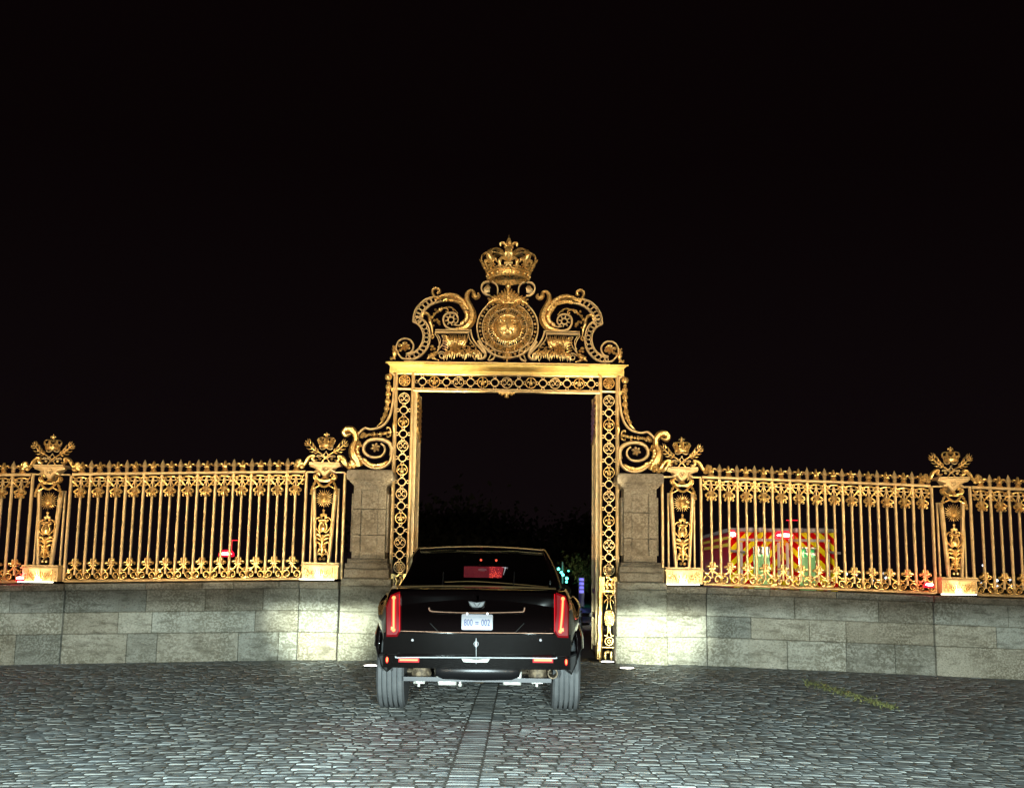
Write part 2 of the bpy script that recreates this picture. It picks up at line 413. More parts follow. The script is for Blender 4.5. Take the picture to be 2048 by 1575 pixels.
def crown(b, cx, cy, cz, s, nf=8, top=True, tilt=0):
    q = 18
    b.xf = None
    base = lambda p: (cx + p[0], cy + p[1], cz + p[2])
    b.xf = base
    b.lathe([(s * .90, 0), (s * 1.0, .01 * s), (s * 1.04, .06 * s), (s * .97, .11 * s), (s * .99, .30 * s), (s * 1.08, .33 * s), (s * 1.08, .40 * s), (s * 1.0, .42 * s), (s * .92, .42 * s), (s * .9, 0)], 0, 0, q * 2, cap=False)
    for i in range(q):
        a = 2 * math.pi * i / q; b.ball(s * 1.02 * math.cos(a), s * 1.02 * math.sin(a), .2 * s, .06 * s, .06 * s, .075 * s, 6, 4)
    for i in range(nf):
        a = 2 * math.pi * i / nf - math.pi / 2
        def x1(p, a=a, big=1):
            # p: (u, depth, v) -> radial flare
            rr = s * (1.02 + .44 * (max(p[2], 0) / (.85 * s)) ** 1.3) - p[1]; u_ = p[0]
            return (cx + rr * math.cos(a) - u_ * math.sin(a), cy + rr * math.sin(a) + u_ * math.cos(a), cz + .4 * s + p[2])
        b.xf = x1
        fleur(b, 0, 0, .76 * s, .74 * s, .08 * s)
        a2 = a + math.pi / nf
        def x2(p, a=a2):
            rr = s * (1.02 + .44 * (max(p[2], 0) / (.85 * s)) ** 1.3) - p[1]; u_ = p[0]
            return (cx + rr * math.cos(a) - u_ * math.sin(a), cy + rr * math.sin(a) + u_ * math.cos(a), cz + .4 * s + p[2])
        b.xf = x2
        b.ridge([(0, 0), (0, .12 * s), (0, .3 * s), (0, .42 * s)], [.1 * s, .12 * s, .2 * s, .04 * s], .06 * s, 0)
        for sg in (-1, 1): b.ridge(cr([(0, .05 * s), (sg * .1 * s, .1 * s), (sg * .22 * s, .06 * s)], 3), [.05 * s, .1 * s, .05 * s], .05 * s)
        # arch of the crown
        b.xf = base
        pr = [(1.22, .85), (1.33, 1.12), (1.22, 1.40), (.88, 1.56), (.46, 1.50), (.12, 1.26)]
        pr = cr(pr, 3); vs = []; fs = []
        for j, (r_, h_) in enumerate(pr):
            wd = s * (.19 - .12 * j / len(pr)); ca, sa = math.cos(a), math.sin(a)
            for (u_, e) in ((-wd, 0), (-wd, -.07 * s), (wd, -.07 * s), (wd, 0)):
                rr = (r_ * s + (e if j < 5 else 0)); hh = h_ * s + (e if j >= 5 else 0)
                vs.append((rr * ca - u_ * sa, rr * sa + u_ * ca, hh))
        for j in range(len(pr) - 1):
            for k in range(4): fs.append((j * 4 + k, j * 4 + (k + 1) % 4, (j + 1) * 4 + (k + 1) % 4, (j + 1) * 4 + k))
        b.add(vs, fs)
    b.xf = base
    b.lathe([(.02 * s, 1.2 * s), (.14 * s, 1.25 * s), (.10 * s, 1.4 * s), (.13 * s, 1.5 * s), (.2 * s, 1.56 * s), (.1 * s, 1.64 * s), (.08 * s, 1.7 * s)], 0, 0, 10)
    fleur(b, 0, 1.6 * s, .85 * s, .72 * s, .14 * s)
    b.xf = lambda p: (cx - p[1], cy + p[0], cz + p[2])
    fleur(b, 0, 1.6 * s, .85 * s, .72 * s, .14 * s)
    b.xf = base
    b.lathe([(.03 * s, 2.25 * s), (.015 * s, 2.42 * s), (.003 * s, 2.5 * s)], 0, 0, 6)
    b.xf = None
# ---------------------------------------------------------------- the setting
DG, DW = 17.45, 17.25           # plane of the ironwork, face of the stone wall
def drop(x): return -.105 * max(0, abs(x) - 3.2) / 4.3
def gdrop(x): return -.16 * max(0, abs(x) - 1.2) ** 1.15 / 7.6

b = B()
xs = [-60, -30] + [i * .8 for i in range(-18, 19)] + [30, 60]; ys = [-12, 2, 5, 8, 12, 17.4]
vs = [(x, y, gdrop(min(max(x, -15), 15)) - .006) for y in ys for x in xs]; n = len(xs)
b.add(vs, [(j * n + i, j * n + i + 1, (j + 1) * n + i + 1, (j + 1) * n + i) for j in range(len(ys) - 1) for i in range(n - 1)])
tag(b.build('forecourt_ground', 'mortar_soil'), kind='structure')
b = B()
vs = [(x, y, gdrop(min(max(x, -15), 15)) * max(0, 1 - (y - 17.4) / 10) - .03) for y in (17.4, 20, 24, 30, 60, 400, 1500) for x in [-900, -100] + xs + [100, 900]]; n = len(xs) + 4
b.add(vs, [(j * n + i, j * n + i + 1, (j + 1) * n + i + 1, (j + 1) * n + i) for j in range(6) for i in range(n - 1)])
tag(b.build('ground', 'gravel_ground'), kind='structure')

def row_y(x, r):                # courses of setts bow away from the viewer on the axis
    return 5.0 + r * .098 - .0042 * min(x * x, 80) + .05 * math.sin(x * .55 + r * .06) + .03 * math.sin(x * 1.7 + r * .31)
def setts():
    b = B(); rnd = random.Random(3); V = b.v; Fc = b.f; Cc = b.c
    def sett(xa, xb, r, lo, hi, zj=.0035, ins=.012, gy=.0025, dim=1):
        j = lambda: rnd.uniform(-.008, .008)
        z = gdrop((xa + xb) / 2) + rnd.uniform(-zj, zj) - .002; tx = rnd.uniform(-.0016, .0016); ty = rnd.uniform(-.0014, .0014)
        ya0, ya1 = lo(xa) + gy + j(), lo(xb) + gy + j(); yb0, yb1 = hi(xa) - gy + j(), hi(xb) - gy + j()
        o = len(V); xa += .0015; xb -= .0015
        V.extend([(xa, ya0, z - .05), (xb, ya1, z - .05), (xb, yb1, z - .05), (xa, yb0, z - .05)])
        e = .006
        V.extend([(xa + e, ya0 + e, z - .0034 - ty), (xb - e, ya1 + e, z - .0034 - ty), (xb - e, yb1 - e, z - .0034 + ty), (xa + e, yb0 - e, z - .0034 + ty)])
        i = ins + rnd.uniform(0, .014); jz = lambda: rnd.uniform(-.0018, .0018)
        V.extend([(xa + i, ya0 + i, z - tx - ty + jz()), (xb - i, ya1 + i, z + tx - ty + jz()), (xb - i, yb1 - i, z + tx + ty + jz()), (xa + i, yb0 - i, z - tx + ty + jz()), ((xa + xb) / 2 + j(), (ya0 + yb1) / 2 + j(), z + .0015 + jz())])
        for q in (0, 4):
            for k in range(4): Fc.append((o + q + k, o + q + (k + 1) % 4, o + q + 4 + (k + 1) % 4, o + q + 4 + k))
        for k in range(4): Fc.append((o + 8 + k, o + 8 + (k + 1) % 4, o + 12))
        g = dim * rnd.uniform(.87, 1.12); w = rnd.uniform(-.04, .04); Cc.extend([(g + w, g, g - w)] * 12)
    # strip of long paving slabs on the axis
    for r in range(-2, 134):
        x = -11.6 + rnd.random() * .1
        while x < 11.6:
            l = rnd.uniform(.09, .18); ym = row_y(x, r)
            # the axis band of slabs runs slightly askew
            ca = axis(ym)
            if x < ca - .108 <= x + l: l = ca - .108 - x
            if x >= ca - .113 and x < ca + .108:
                if 5.6 < ym < 17.15: sett(ca - .1075, ca + .1075, r, lambda q: row_y(q, r), lambda q: row_y(q, r + 1), gy=.0015, dim=1.02)
                x = ca + .108; continue
            if 5.6 < ym < 17.15 and l > .03: sett(x, x + l, r, lambda q: row_y(q, r), lambda q: row_y(q, r + 1))
            x += l
    b.build_ = None
    o = b.build('cobblestone_paving', 'cobble_granite', smooth=0, recalc=False); tag(o, kind='structure')
    b = B(); V = b.v; Fc = b.f; Cc = b.c
    y = 5.6
    def sl(xa, xb, ya, yb):
        o = len(V); z = rnd.uniform(-.004, .004)
        V.extend([(xa, ya, z - .05), (xb, ya, z - .05), (xb, yb, z - .05), (xa, yb, z - .05), (xa + .006, ya + .006, z - .004), (xb - .006, ya + .006, z - .004), (xb - .006, yb - .006, z - .004), (xa + .006, yb - .006, z - .004), (xa + .02, ya + .02, z), (xb - .02, ya + .02, z), (xb - .02, yb - .02, z), (xa + .02, yb - .02, z)])
        for q in (0, 4):
            for k in range(4): Fc.append((o + q + k, o + q + (k + 1) % 4, o + q + 4 + (k + 1) % 4, o + q + 4 + k))
        Fc.append((o + 8, o + 9, o + 10, o + 11)); g = rnd.uniform(.98, 1.2); Cc.extend([(g, g, g * .98)] * 9)
    while False:
        l = rnd.uniform(.3, .5); c_ = axis(y + l / 2); sl(c_ - .101, c_ + .101, y + .001, y + l - .001); y += l
_a0 = GP(921, 1575); _a1 = GP(978, 1373)
def axis(y): return _a0[0] + (_a1[0] - _a0[0]) * (y - _a0[1]) / (_a1[1] - _a0[1])
setts()
# weeds in the joints, right of the gate
b = B(); rnd = random.Random(5)
for i in range(850):
    t_ = min(1, max(0, (int(rnd.random() * 23) + .5) / 23 + rnd.gauss(0, .012))); X = 1608 + 182 * t_ + rnd.gauss(0, 5); Y = 1343 + 50 * t_ + rnd.gauss(0, 1.6 + 3 * abs(math.sin(t_ * 31)))
    gx, gy = GP(X, Y + 8); z = gdrop(gx) - .004; a = rnd.random() * 6.28; l = rnd.uniform(.015, .05); h_ = rnd.uniform(.004, .03)
    dx, dy = math.cos(a) * l, math.sin(a) * l
    b.add([(gx - dy * .3, gy + dx * .3, z), (gx + dy * .3, gy - dx * .3, z), (gx + dx, gy + dy, z + h_)], [(0, 1, 2)])
tag(b.build('weeds', 'moss_green', smooth=0, recalc=False), kind='stuff')

zz = lambda Y, X=690: P(X, Y, DW)[1]
Z_TOP, Z_C1, Z_C2, Z_C3 = zz(1163), zz(1177), zz(1221), zz(1264)
print('wall z', Z_TOP, Z_C1, Z_C2, Z_C3, zz(1307), 'gate crown', P(1018, 470, DG), P(1012, 785, DG), P(837, 785, DG), P(1185, 785, DG))
print('inner posts', P(650, 1140, DG), P(1364, 1140, DG), 'outer', P(90, 1140, DG), P(1910, 1160, DG))
def stone_run(b, x0, x1, yf, yb, seed, lens=(.45, 1.6), coping=.03):
    rnd = random.Random(seed)
    rows = [(-.6, Z_C3, .0), (Z_C3 + .004, Z_C2, .012), (Z_C2 + .004, Z_C1, .012), (Z_C1 + .004, Z_TOP, -coping)]
    for (za, zb, ins) in rows:
        x = x0
        while x < x1 - .001:
            l = rnd.uniform(*lens); e = x1 if x1 - (x + l) < .28 else x + l
            g = rnd.uniform(.66, 1.18); w = rnd.uniform(-.05, .06); b.tint = (g + w, g, g - w)
            b.block(x + .004, e - .004, yf + ins + rnd.uniform(-.005, .005), yb, za + .002, zb - .002, .009, drop); x = e
    b.tint = (.4, .38, .33); b.block(x0 + .02, x1 - .02, yf + .03, yb - .02, -.7, Z_TOP - .02, .002, drop)
xl = lambda X, Y=1230: P(X, Y, DW)[0]
WL = (xl(677), xl(597), xl(126), xl(-420)); WR = (xl(1328), xl(1413), xl(1868), xl(2500))
for nm, (a, c_, j1, e), sg in (('left', WL, -1), ('right', WR, 1)):
    b = B()
    segs = [(a, c_, -.05), (c_, j1, 0), (j1, e, -.02)]
    for i, (p, q, dy) in enumerate(segs):
        lo, hi = min(p, q), max(p, q)
        stone_run(b, lo + .006, hi - .006, DW + dy, DW + .62, 11 + i + (sg > 0) * 7, coping=.035 if i else .05)
    tag(b.build('stone_wall', 'wall_limestone', smooth=0, recalc=False), 'low grey ashlar wall %s of the gate under the gilded railings' % nm, 'wall', 'low walls beside the gate')

# stone piers either side of the gate
ZP = lambda x, y: P(600 + x / 4.377, 840 + y / 4.377, DG - .25)
p0 = ZP(590, 1380)
def pier(sg, lbl):
    cx = sg * -p0[0] if sg > 0 else p0[0]
    T = thing('stone_pier', lbl, 'pier', (cx, DG, 0), 0, 'stone piers flanking the gate')
    zf = lambda y: ZP(560, y)[1]
    s_ = 1 / (4.377 * 2200 / 17.3) * .997
    rnd = random.Random(4 + sg)
    def slab(b, hw, hd, z0, z1, c=.02, t=None):
        g = rnd.uniform(.85, 1.1); b.tint = t or (g, g, g * .97)
        b.block(-hw, hw, -hd - .1, hd - .1, z0, z1, c)
    b = B()
    zb0 = -.6
    for (z0, z1, hw) in ((zb0, Z_C3, .395), (Z_C3 + .004, Z_C2, .382), (Z_C2 + .004, Z_C1 + .05, .382), (Z_C1 + .054, zf(1385), .382)):
        slab(b, hw, .33, z0, z1, .012)
    b.build('base', 'wall_limestone', T, smooth=0, recalc=False)
    b = B()
    slab(b, .345, .30, zf(1380), zf(1300), .02); slab(b, .335, .29, zf(1296), zf(1250), .012); slab(b, .31, .265, zf(1250), zf(1212), .035)
    b.build('plinth_moulding', 'pier_sandstone', T, smooth=0, recalc=False)
    b = B()
    hw = .255
    for (z0, z1) in ((zf(1208), zf(1005)), (zf(1000), zf(778)), (zf(773), zf(566))):
        g = rnd.uniform(.9, 1.06); b.tint = (g, g, g * .97)
        zl, zh = z0, z1
        pl, ph = max(z0, zf(1150)), min(z1, zf(612))
        # frame round a sunk panel
        b.block(-hw, -.135, -.27, .15, zl, zh, .004); b.block(.135, hw, -.27, .15, zl, zh, .004)
        if pl > zl: b.block(-.135, .135, -.27, .15, zl, pl, .006)
        if ph < zh: b.block(-.135, .135, -.27, .15, ph, zh, .006)
        b.block(-.135, .135, -.215, .15, pl, ph, .002)
    b.tint = (1, 1, .97)
    for s2 in (-1, 1): b.block(min(s2 * hw, s2 * (hw + .035)), max(s2 * hw, s2 * (hw + .035)), -.20, .1, zf(1150), zf(640), .006)
    b.build('shaft', 'pier_sandstone', T, smooth=0, recalc=False)
    b = B(); b.tint = (1.05, 1.03, .98)
    # cap: cyma then a rounded slab
    prof = [(.26, zf(568)), (.275, zf(560)), (.31, zf(540)), (.325, zf(527)), (.35, zf(520)), (.36, zf(505)), (.362, zf(480)), (.355, zf(450)), (.33, zf(437)), (.26, zf(434))]
    vs = []; fs = []
    for (w, z) in prof: vs += [(-w, -w * .95 - .03, z), (w, -w * .95 - .03, z), (w, w * .8, z), (-w, w * .8, z)]
    for i in range(len(prof) - 1):
        for k in range(4): fs.append((i * 4 + k, i * 4 + (k + 1) % 4, i * 4 + 4 + (k + 1) % 4, i * 4 + 4 + k))
    fs += [(3, 2, 1, 0), tuple(len(vs) - 4 + k for k in range(4))]
    b.add(vs, fs); b.build('cap', 'pier_sandstone', T, smooth=0)
    return T
pier(-1, 'weathered stone pier left of the gate with a sunk panel and moulded cap')
pier(1, 'weathered stone pier right of the gate with a sunk panel and moulded cap')

# ---------------------------------------------------------------- railings
zg = lambda Y, X=600: P(X, Y, DG)[1] - drop(P(X, Y, DG)[0])
ZR1 = zg(943); ZB = zg(1156.5); SP = .2955
U = DG / 2200 * 1.0                      # metres per photograph pixel at the gate
z8 = lambda y: zg(880 + y / 4.922)       # rows measured on the enlarged left panel
def m_spear_bar():
    b = B(); b.strip([(0, ZB), (0, z8(300))], .042, .036, cut=.25); return b.mesh('bar', GI)
def m_spear():
    b = B(); a, c_ = z8(292), z8(175)
    h_ = c_ - a; b.lathe([(.018, a - .01), (.03, a + .02 * h_), (.022, a + .1 * h_), (.034, a + .18 * h_), (.024, a + .26 * h_), (.046, a + .42 * h_), (.044, a + .5 * h_), (.018, a + .82 * h_), (.003, a + h_)], 0, 0, 10)
    return b.mesh('finial', GI)
def m_fleur_bar():
    b = B(); b.strip([(0, z8(1300)), (0, z8(450))], .036, .034, cut=.25); b.strip([(0, z8(452)), (0, z8(350))], .02, .03); return b.mesh('bar', GI)
def m_fleur():
    b = B(); b.lathe([(.05, z8(298)), (.055, z8(290)), (.03, z8(280)), (.035, z8(272)), (.02, z8(262))], 0, 0, 10)
    fleur(b, 0, z8(275), .175, z8(192) - z8(275), .05); return b.mesh('finial', G)
def m_cap():
    b = B(); a, c_ = z8(530), z8(450); h_ = c_ - a
    b.lathe([(.03, a), (.05, a + .1 * h_), (.035, a + .25 * h_), (.04, a + .6 * h_), (.055, a + .85 * h_), (.06, a + h_), (.02, a + h_ + .01)], 0, 0, 10)
    for s_ in (-1, 1):
        b.ridge(cr([(s_ * .02, c_), (s_ * .055, c_ - .2 * h_), (s_ * .088, c_ - .42 * h_), (s_ * .07, c_ - .62 * h_), (s_ * .045, c_ - .55 * h_)], 3), [.016, .028, .034, .028, .016], .035, -.02)
        b.ridge(cr([(s_ * .02, c_ - .45 * h_), (s_ * .05, c_ - .75 * h_), (s_ * .068, c_ - h_), (s_ * .05, c_ - 1.1 * h_)], 3), [.014, .024, .028, .016], .035, -.03)
        b.ridge([(s_ * .012, c_ - .5 * h_), (s_ * .02, c_ - .8 * h_), (s_ * .014, c_ - 1.15 * h_)], [.02, .035, .01], .03, -.045)
    return b.mesh('capital', G)
def m_scroll():
    """scrolled bracket below the top rail: one volute pair on the stem and an arm from each neighbouring bar"""
    b = B(); zt = z8(345)
    b.ridge([(-.085, zt - .012), (-.05, zt), (0, zt + .004), (.05, zt), (.085, zt - .012)], [.022, .03, .034, .03, .022], .035, -.005)
    for s_ in (-1, 1):
        curl(b, s_ * .078, zt - .026, .024, .013, .03, 0, math.pi / 2, .8, s_ * -1 if s_ > 0 else 1, 9, .3)
        b.ridge(cr([(s_ * .132, z8(382)), (s_ * .105, z8(392)), (s_ * .07, z8(418)), (s_ * .02, z8(452))], 4), [.04, .036, .028, .02], .032, 0)
        b.strip(cr([(s_ * .012, z8(360)), (s_ * .02, z8(400)), (s_ * .045, z8(432)), (s_ * .02, z8(450))], 4), .01, .02)
        b.ridge(cr([(s_ * .085, z8(405)), (s_ * .095, z8(425)), (s_ * .115, z8(428)), (s_ * .118, z8(412))], 3), [.012, .02, .022, .012], .03, -.008)
        b.ridge(cr([(s_ * .13, z8(330)), (s_ * .12, z8(345)), (s_ * .10, z8(360)), (s_ * .105, z8(378))], 3), [.02, .02, .02, .01], .025, -.004)
    return b.mesh('scroll_bracket', G)
f8 = lambda y: zg(1030 + y / 6.4 - 6.5, 1420) * 0 + z8((1030 + y / 6.4 - 880 - 7.2) * 4.922)
def m_foot():
    b = B(); zt = f8(575)
    # flower on the foot of the bar
    b.box(-.055, .055, -.045, .02, f8(662), f8(648))
    for s_ in (-1, 1):
        b.ridge(cr([(s_ * .01, f8(640)), (s_ * .035, f8(610)), (s_ * .03, f8(578)), (s_ * .01, f8(590))], 3), [.02, .035, .04, .02], .04, -.01)
        b.ridge(cr([(s_ * .02, f8(645)), (s_ * .05, f8(622)), (s_ * .085, f8(628)), (s_ * .08, f8(648))], 3), [.02, .035, .04, .02], .04, -.01)
        # spreading stem with volutes
        b.ridge(cr([(s_ * .012, f8(662)), (s_ * .03, f8(690)), (s_ * .07, f8(718)), (s_ * .105, f8(712)), (s_ * .108, f8(695))], 4), [.03, .028, .03, .036, .02], .035, -.008)
        b.ridge(cr([(s_ * .135, f8(800)), (s_ * .125, f8(770)), (s_ * .09, f8(745)), (s_ * .05, f8(755)), (s_ * .035, f8(790)), (s_ * .06, f8(818)), (s_ * .09, f8(805)), (s_ * .08, f8(785))], 4), [.03, .036, .03, .022, .026, .03, .022], .04, -.006)
        b.ridge(cr([(s_ * .14, f8(815)), (s_ * .11, f8(832)), (s_ * .075, f8(842)), (s_ * .04, f8(850))], 3), [.03, .034, .03, .02], .035, -.006)
        b.ball(s_ * .018, -.03, f8(838), .02, .02, .016, 6, 4); b.ball(s_ * .062, -.03, f8(785), .014, .016, .014, 6, 4)
    b.ball(.1478, -.02, f8(808), .024, .024, .024, 7, 4)
    return b.mesh('foot_ornament', G)
MSB, MS, MFB, MF, MC, MSC, MFO = m_spear_bar(), m_spear(), m_fleur_bar(), m_fleur(), m_cap(), m_scroll(), m_foot()
def panel(x0, x1, n, lbl):
    """x0 < x1: faces of the neighbouring posts; n bays of one spear bar spacing"""
    xc = (x0 + x1) / 2; sp = (x1 - x0) / n
    T = thing('railing_panel', lbl, 'railing', (xc, DG, 0), 0, 'gilded railing panels on the low walls')
    dz = lambda x: drop(xc + x); a, e = x0 - xc, x1 - xc
    def rail(nm, z, h_, d, extra=0):
        b = B(); b.strip([(a + (e - a) * i / 12, z + dz(a + (e - a) * i / 12)) for i in range(13)], h_, d); return b.build(nm, GI, T)
    rail('top_rail', ZR1, .045, .06); rail('bottom_rail', ZB, .045, .09); rail('middle_rail', z8(380), .014, .03)
    for i in range(n):
        x = a + (i + .5) * sp; z = dz(x)
        o = inst(MFB, 'bar', T, (x, 0, z)); inst(MF, 'finial', o); inst(MC, 'capital', o)
        inst(MSC, 'scroll_bracket', o); inst(MFO, 'foot_ornament', o)
        if i: x = a + i * sp; o = inst(MSB, 'bar', T, (x, 0, dz(x))); inst(MS, 'finial', o)
    return T

# ---------------------------------------------------------------- trophy posts
# measured on the enlarged left inner post (x4.775), straightened about its own axis
def axis_px(y): return 262 + (y - 90) * (206 - 262) / (1480 - 90)
def Q(x, y):
    X = x - axis_px(y); return (X / 4.775 * U, zg(850 + y / 4.775, 650))
def QL(pts): return [Q(*p) for p in pts]
def make_post():
    T = thing('trophy_post', '', 'railing post', (0, DG, 0), 0, 'ornate gilded posts of the railings')
    S = lambda hx, y: (hx, Q(206, y)[1])
    qz = lambda y: Q(206, y)[1]
    b = B()
    b.box(-.275, .275, -.17, .16, qz(1462), qz(1345)); b.build('plinth', GI, T)
    b = B()
    for i in range(5): b.ring(-.23, qz(1375 + i * 17), .014, .009, .012, -.178, 8) if i % 2 == 0 else b.box(-.25, -.21, -.182, -.17, qz(1377 + i * 17), qz(1372 + i * 17))
    for i in range(5): b.ring(.23, qz(1375 + i * 17), .014, .009, .012, -.178, 8) if i % 2 == 0 else b.box(.21, .25, -.182, -.17, qz(1377 + i * 17), qz(1372 + i * 17))
    for s_ in (-1, 1):
        for k in range(5):
            x = s_ * (.03 + .032 * k); b.ridge([(x * .6, qz(1455)), (x, qz(1410)), (x * 1.25, qz(1378))], [.008, .022, .006], .02, -.17)
        b.strip([(s_ * .185, qz(1460)), (s_ * .185, qz(1350))], .014, .02, -.175)
    b.ridge([(0, qz(1458)), (0, qz(1370))], [.03, .04], .025, -.17); b.build('relief_panel', G, T)
    b = B(); b.box(-.30, .30, -.21, .18, qz(1345), qz(1334)); b.box(-.285, .285, -.195, .17, qz(1334), qz(1310))
    for i in range(26): b.ball(-.27 + i * .0216, -.2, qz(1326), .010, .012, .014, 6, 4)
    b.build('plinth_moulding', GI, T)
    # frame bars, inner bars, tapered stiles
    for s_ in (-1, 1):
        b = B(); b.strip([(s_ * .305, qz(1465)), (s_ * .305, qz(455))], .042, .045); b.build('frame_bar', GI, T)
        b = B(); b.strip([(s_ * .205, qz(1312)), (s_ * .205, qz(600))], .030, .035, .06); b.build('inner_bar', GI, T)
        b = B(); b.strip([(s_ * .105, qz(1312)), (s_ * .175, qz(600))], [.045, .055], .06, -.02, cut=.3); b.strip([(s_ * .085, qz(1312)), (s_ * .150, qz(640))], .012, .05, -.03); b.build('stile', GI, T)
    # entablature
    b = B(); zc = qz(365)
    b.prism([(-.235, qz(372)), (.235, qz(372)), (.24, qz(362)), (-.24, qz(362))], -.19, .15)
    b.prism(cr([(-.245, qz(378)), (-.17, qz(395)), (-.13, qz(425)), (-.06, qz(470)), (0, qz(500)), (.06, qz(470)), (.13, qz(425)), (.17, qz(395)), (.245, qz(378))], 3), -.12, .12, .02)
    b.prism([(-.245, qz(388)), (-.245, qz(376)), (.245, qz(376)), (.245, qz(388))], -.16, .14)
    b.prism([(-.30, qz(455)), (-.30, qz(443)), (.30, qz(443)), (.30, qz(455))], -.05, .05)
    for s_ in (-1, 1): b.ridge(cr([(s_ * .24, qz(395)), (s_ * .15, qz(405)), (s_ * .10, qz(430)), (s_ * .16, qz(448))], 4), [.02, .05, .06, .03], .05, -.1)
    curl(b, 0, qz(430), .05, .02, .04, -.13, 0, 1.4); b.ball(0, -.14, qz(430), .02); b.build('entablature', GI, T)
    # bracket volutes and garland
    b = B()
    for s_ in (-1, 1):
        b.ridge(cr([(s_ * .03, qz(500)), (s_ * .06, qz(525)), (s_ * .12, qz(515)), (s_ * .14, qz(480)), (s_ * .10, qz(462)), (s_ * .085, qz(485))], 4), [.03, .04, .05, .045, .03, .02], .05, -.05)
        b.ridge(cr([(s_ * .10, qz(515)), (s_ * .15, qz(520)), (s_ * .175, qz(495)), (s_ * .165, qz(470))], 3), [.02, .035, .04, .02], .05, -.04)
    b.lathe([(.02, qz(520)), (.05, qz(510)), (.03, qz(495)), (.045, qz(475))], 0, -.08, 8)
    b.box(-.085, .085, -.13, -.05, qz(545), qz(528)); b.build('bracket', G, T)
    b = B()
    for s_ in (-1, 1):
        for k in range(7):
            t_ = k / 6; b.ball(s_ * (.115 - .115 * t_), -.12, qz(540 + 52 * math.sin(t_ * math.pi / 2)), .02, .022, .019, 7, 4)
        for k in range(8):
            t_ = k / 7; b.ball(s_ * (.145 + .055 * math.sin(t_ * 1.6)), -.10, qz(545 + 112 * t_), .017 + .008 * (k % 2), .02, .02, 7, 4)
        b.strip(cr([(s_ * .175, qz(610)), (s_ * .11, qz(590)), (s_ * .06, qz(575))], 4), .016, .04, -.09)
    b.build('garland', G, T)
    # sun
    b = B(); cz = qz(700); rr = .11 / .163
    for i in range(24):
        a = 2 * math.pi * i / 24; r1 = .150 if i % 2 == 0 else .135
        b.ridge([(.045 * math.cos(a), cz + .045 * math.sin(a)), (.1 * math.cos(a), cz + .1 * math.sin(a)), (r1 * math.cos(a), cz + r1 * math.sin(a))], [.010, .013, .004], .018, -.06)
    for i in range(12):
        a = 2 * math.pi * i / 12; b.ridge([(.04 * math.cos(a), cz + .04 * math.sin(a)), (.07 * math.cos(a), cz + .07 * math.sin(a))], [.02, .008], .03, -.07)
    o = b.build('sun_emblem', G, T)
    b = B(); b.ball(0, -.09, cz, .052, .04, .056, 14, 9)
    for s_ in (-1, 1): b.ball(s_ * .02, -.125, cz + .012, .011, .008, .007, 6, 4); b.ball(s_ * .026, -.122, cz - .012, .015, .012, .014, 7, 4)
    b.ball(0, -.132, cz - .002, .008, .012, .018, 6, 4); b.ball(0, -.126, cz - .026, .015, .008, .006, 6, 4); b.build('face', G, o)
    # hanging trophies
    b = B(); b.lathe([(.006, qz(870)), (.02, qz(845)), (.012, qz(825)), (.024, qz(812)), (.008, qz(800))], 0, -.06, 8)
    for s_ in (-1, 1): b.ball(s_ * .028, -.06, qz(858), .03, .025, .022); b.ridge([(s_ * .01, qz(870)), (s_ * .03, qz(880)), (s_ * .045, qz(866))], [.01, .02, .01], .03, -.05)
    b.build('bow', G, T)
    b = B(); q = lambda x, y: (x / 4.775 * U, qz(y))
    for s_ in (-1, 1):
        b.strip(cr([q(s_ * 12, 890), q(s_ * 40, 880), q(s_ * 72, 905), q(s_ * 80, 950), q(s_ * 60, 990), q(s_ * 25, 1030)], 5), .016, .05, -.05)
        b.strip(cr([q(s_ * 12, 1020), q(s_ * 36, 985), q(s_ * 30, 945), q(s_ * 20, 925), q(s_ * 40, 915), q(s_ * 38, 900)], 4), .02, .05, -.06)
    b.ball(0, -.07, qz(985), .055, .04, .05, 12, 7)
    for k in (-1, 0, 1): b.strip([q(k * 10, 960), q(k * 9, 900)], .006, .01, -.08)
    b.strip([q(-28, 905), q(28, 905)], .014, .03, -.07); b.build('lyre', G, T)
    b = B()
    for s_ in (-1, 1):
        b.ridge(cr([q(s_ * 6, 1100), q(s_ * 20, 1060), q(s_ * 52, 1045), q(s_ * 70, 1058)], 4), [.02, .045, .045, .02], .05, -.05)
        b.ridge(cr([q(s_ * 6, 1110), q(s_ * 30, 1085), q(s_ * 62, 1075)], 4), [.02, .045, .02], .05, -.05)
        b.ridge(cr([q(s_ * 4, 1150), q(s_ * 24, 1130), q(s_ * 48, 1115), q(s_ * 60, 1128)], 4), [.02, .04, .03, .02], .05, -.05)
        b.ridge(cr([q(s_ * 4, 1170), q(s_ * 22, 1155), q(s_ * 30, 1135)], 4), [.02, .04, .02], .05, -.05)
        b.ridge(cr([q(s_ * 4, 1200), q(s_ * 26, 1180), q(s_ * 36, 1205), q(s_ * 55, 1215)], 4), [.02, .05, .04, .02], .04, -.04)
        b.ridge(cr([q(s_ * 4, 1240), q(s_ * 34, 1225), q(s_ * 50, 1240)], 4), [.02, .04, .02], .04, -.03)
        b.ball(s_ * .018 * 1.6, -.04, qz(1275), .026, .03, .026)
    b.ridge([q(0, 1260), q(0, 1180), q(0, 1100), q(0, 1045)], [.02, .06, .05, .02], .06, -.05)
    b.build('trophy', G, T)
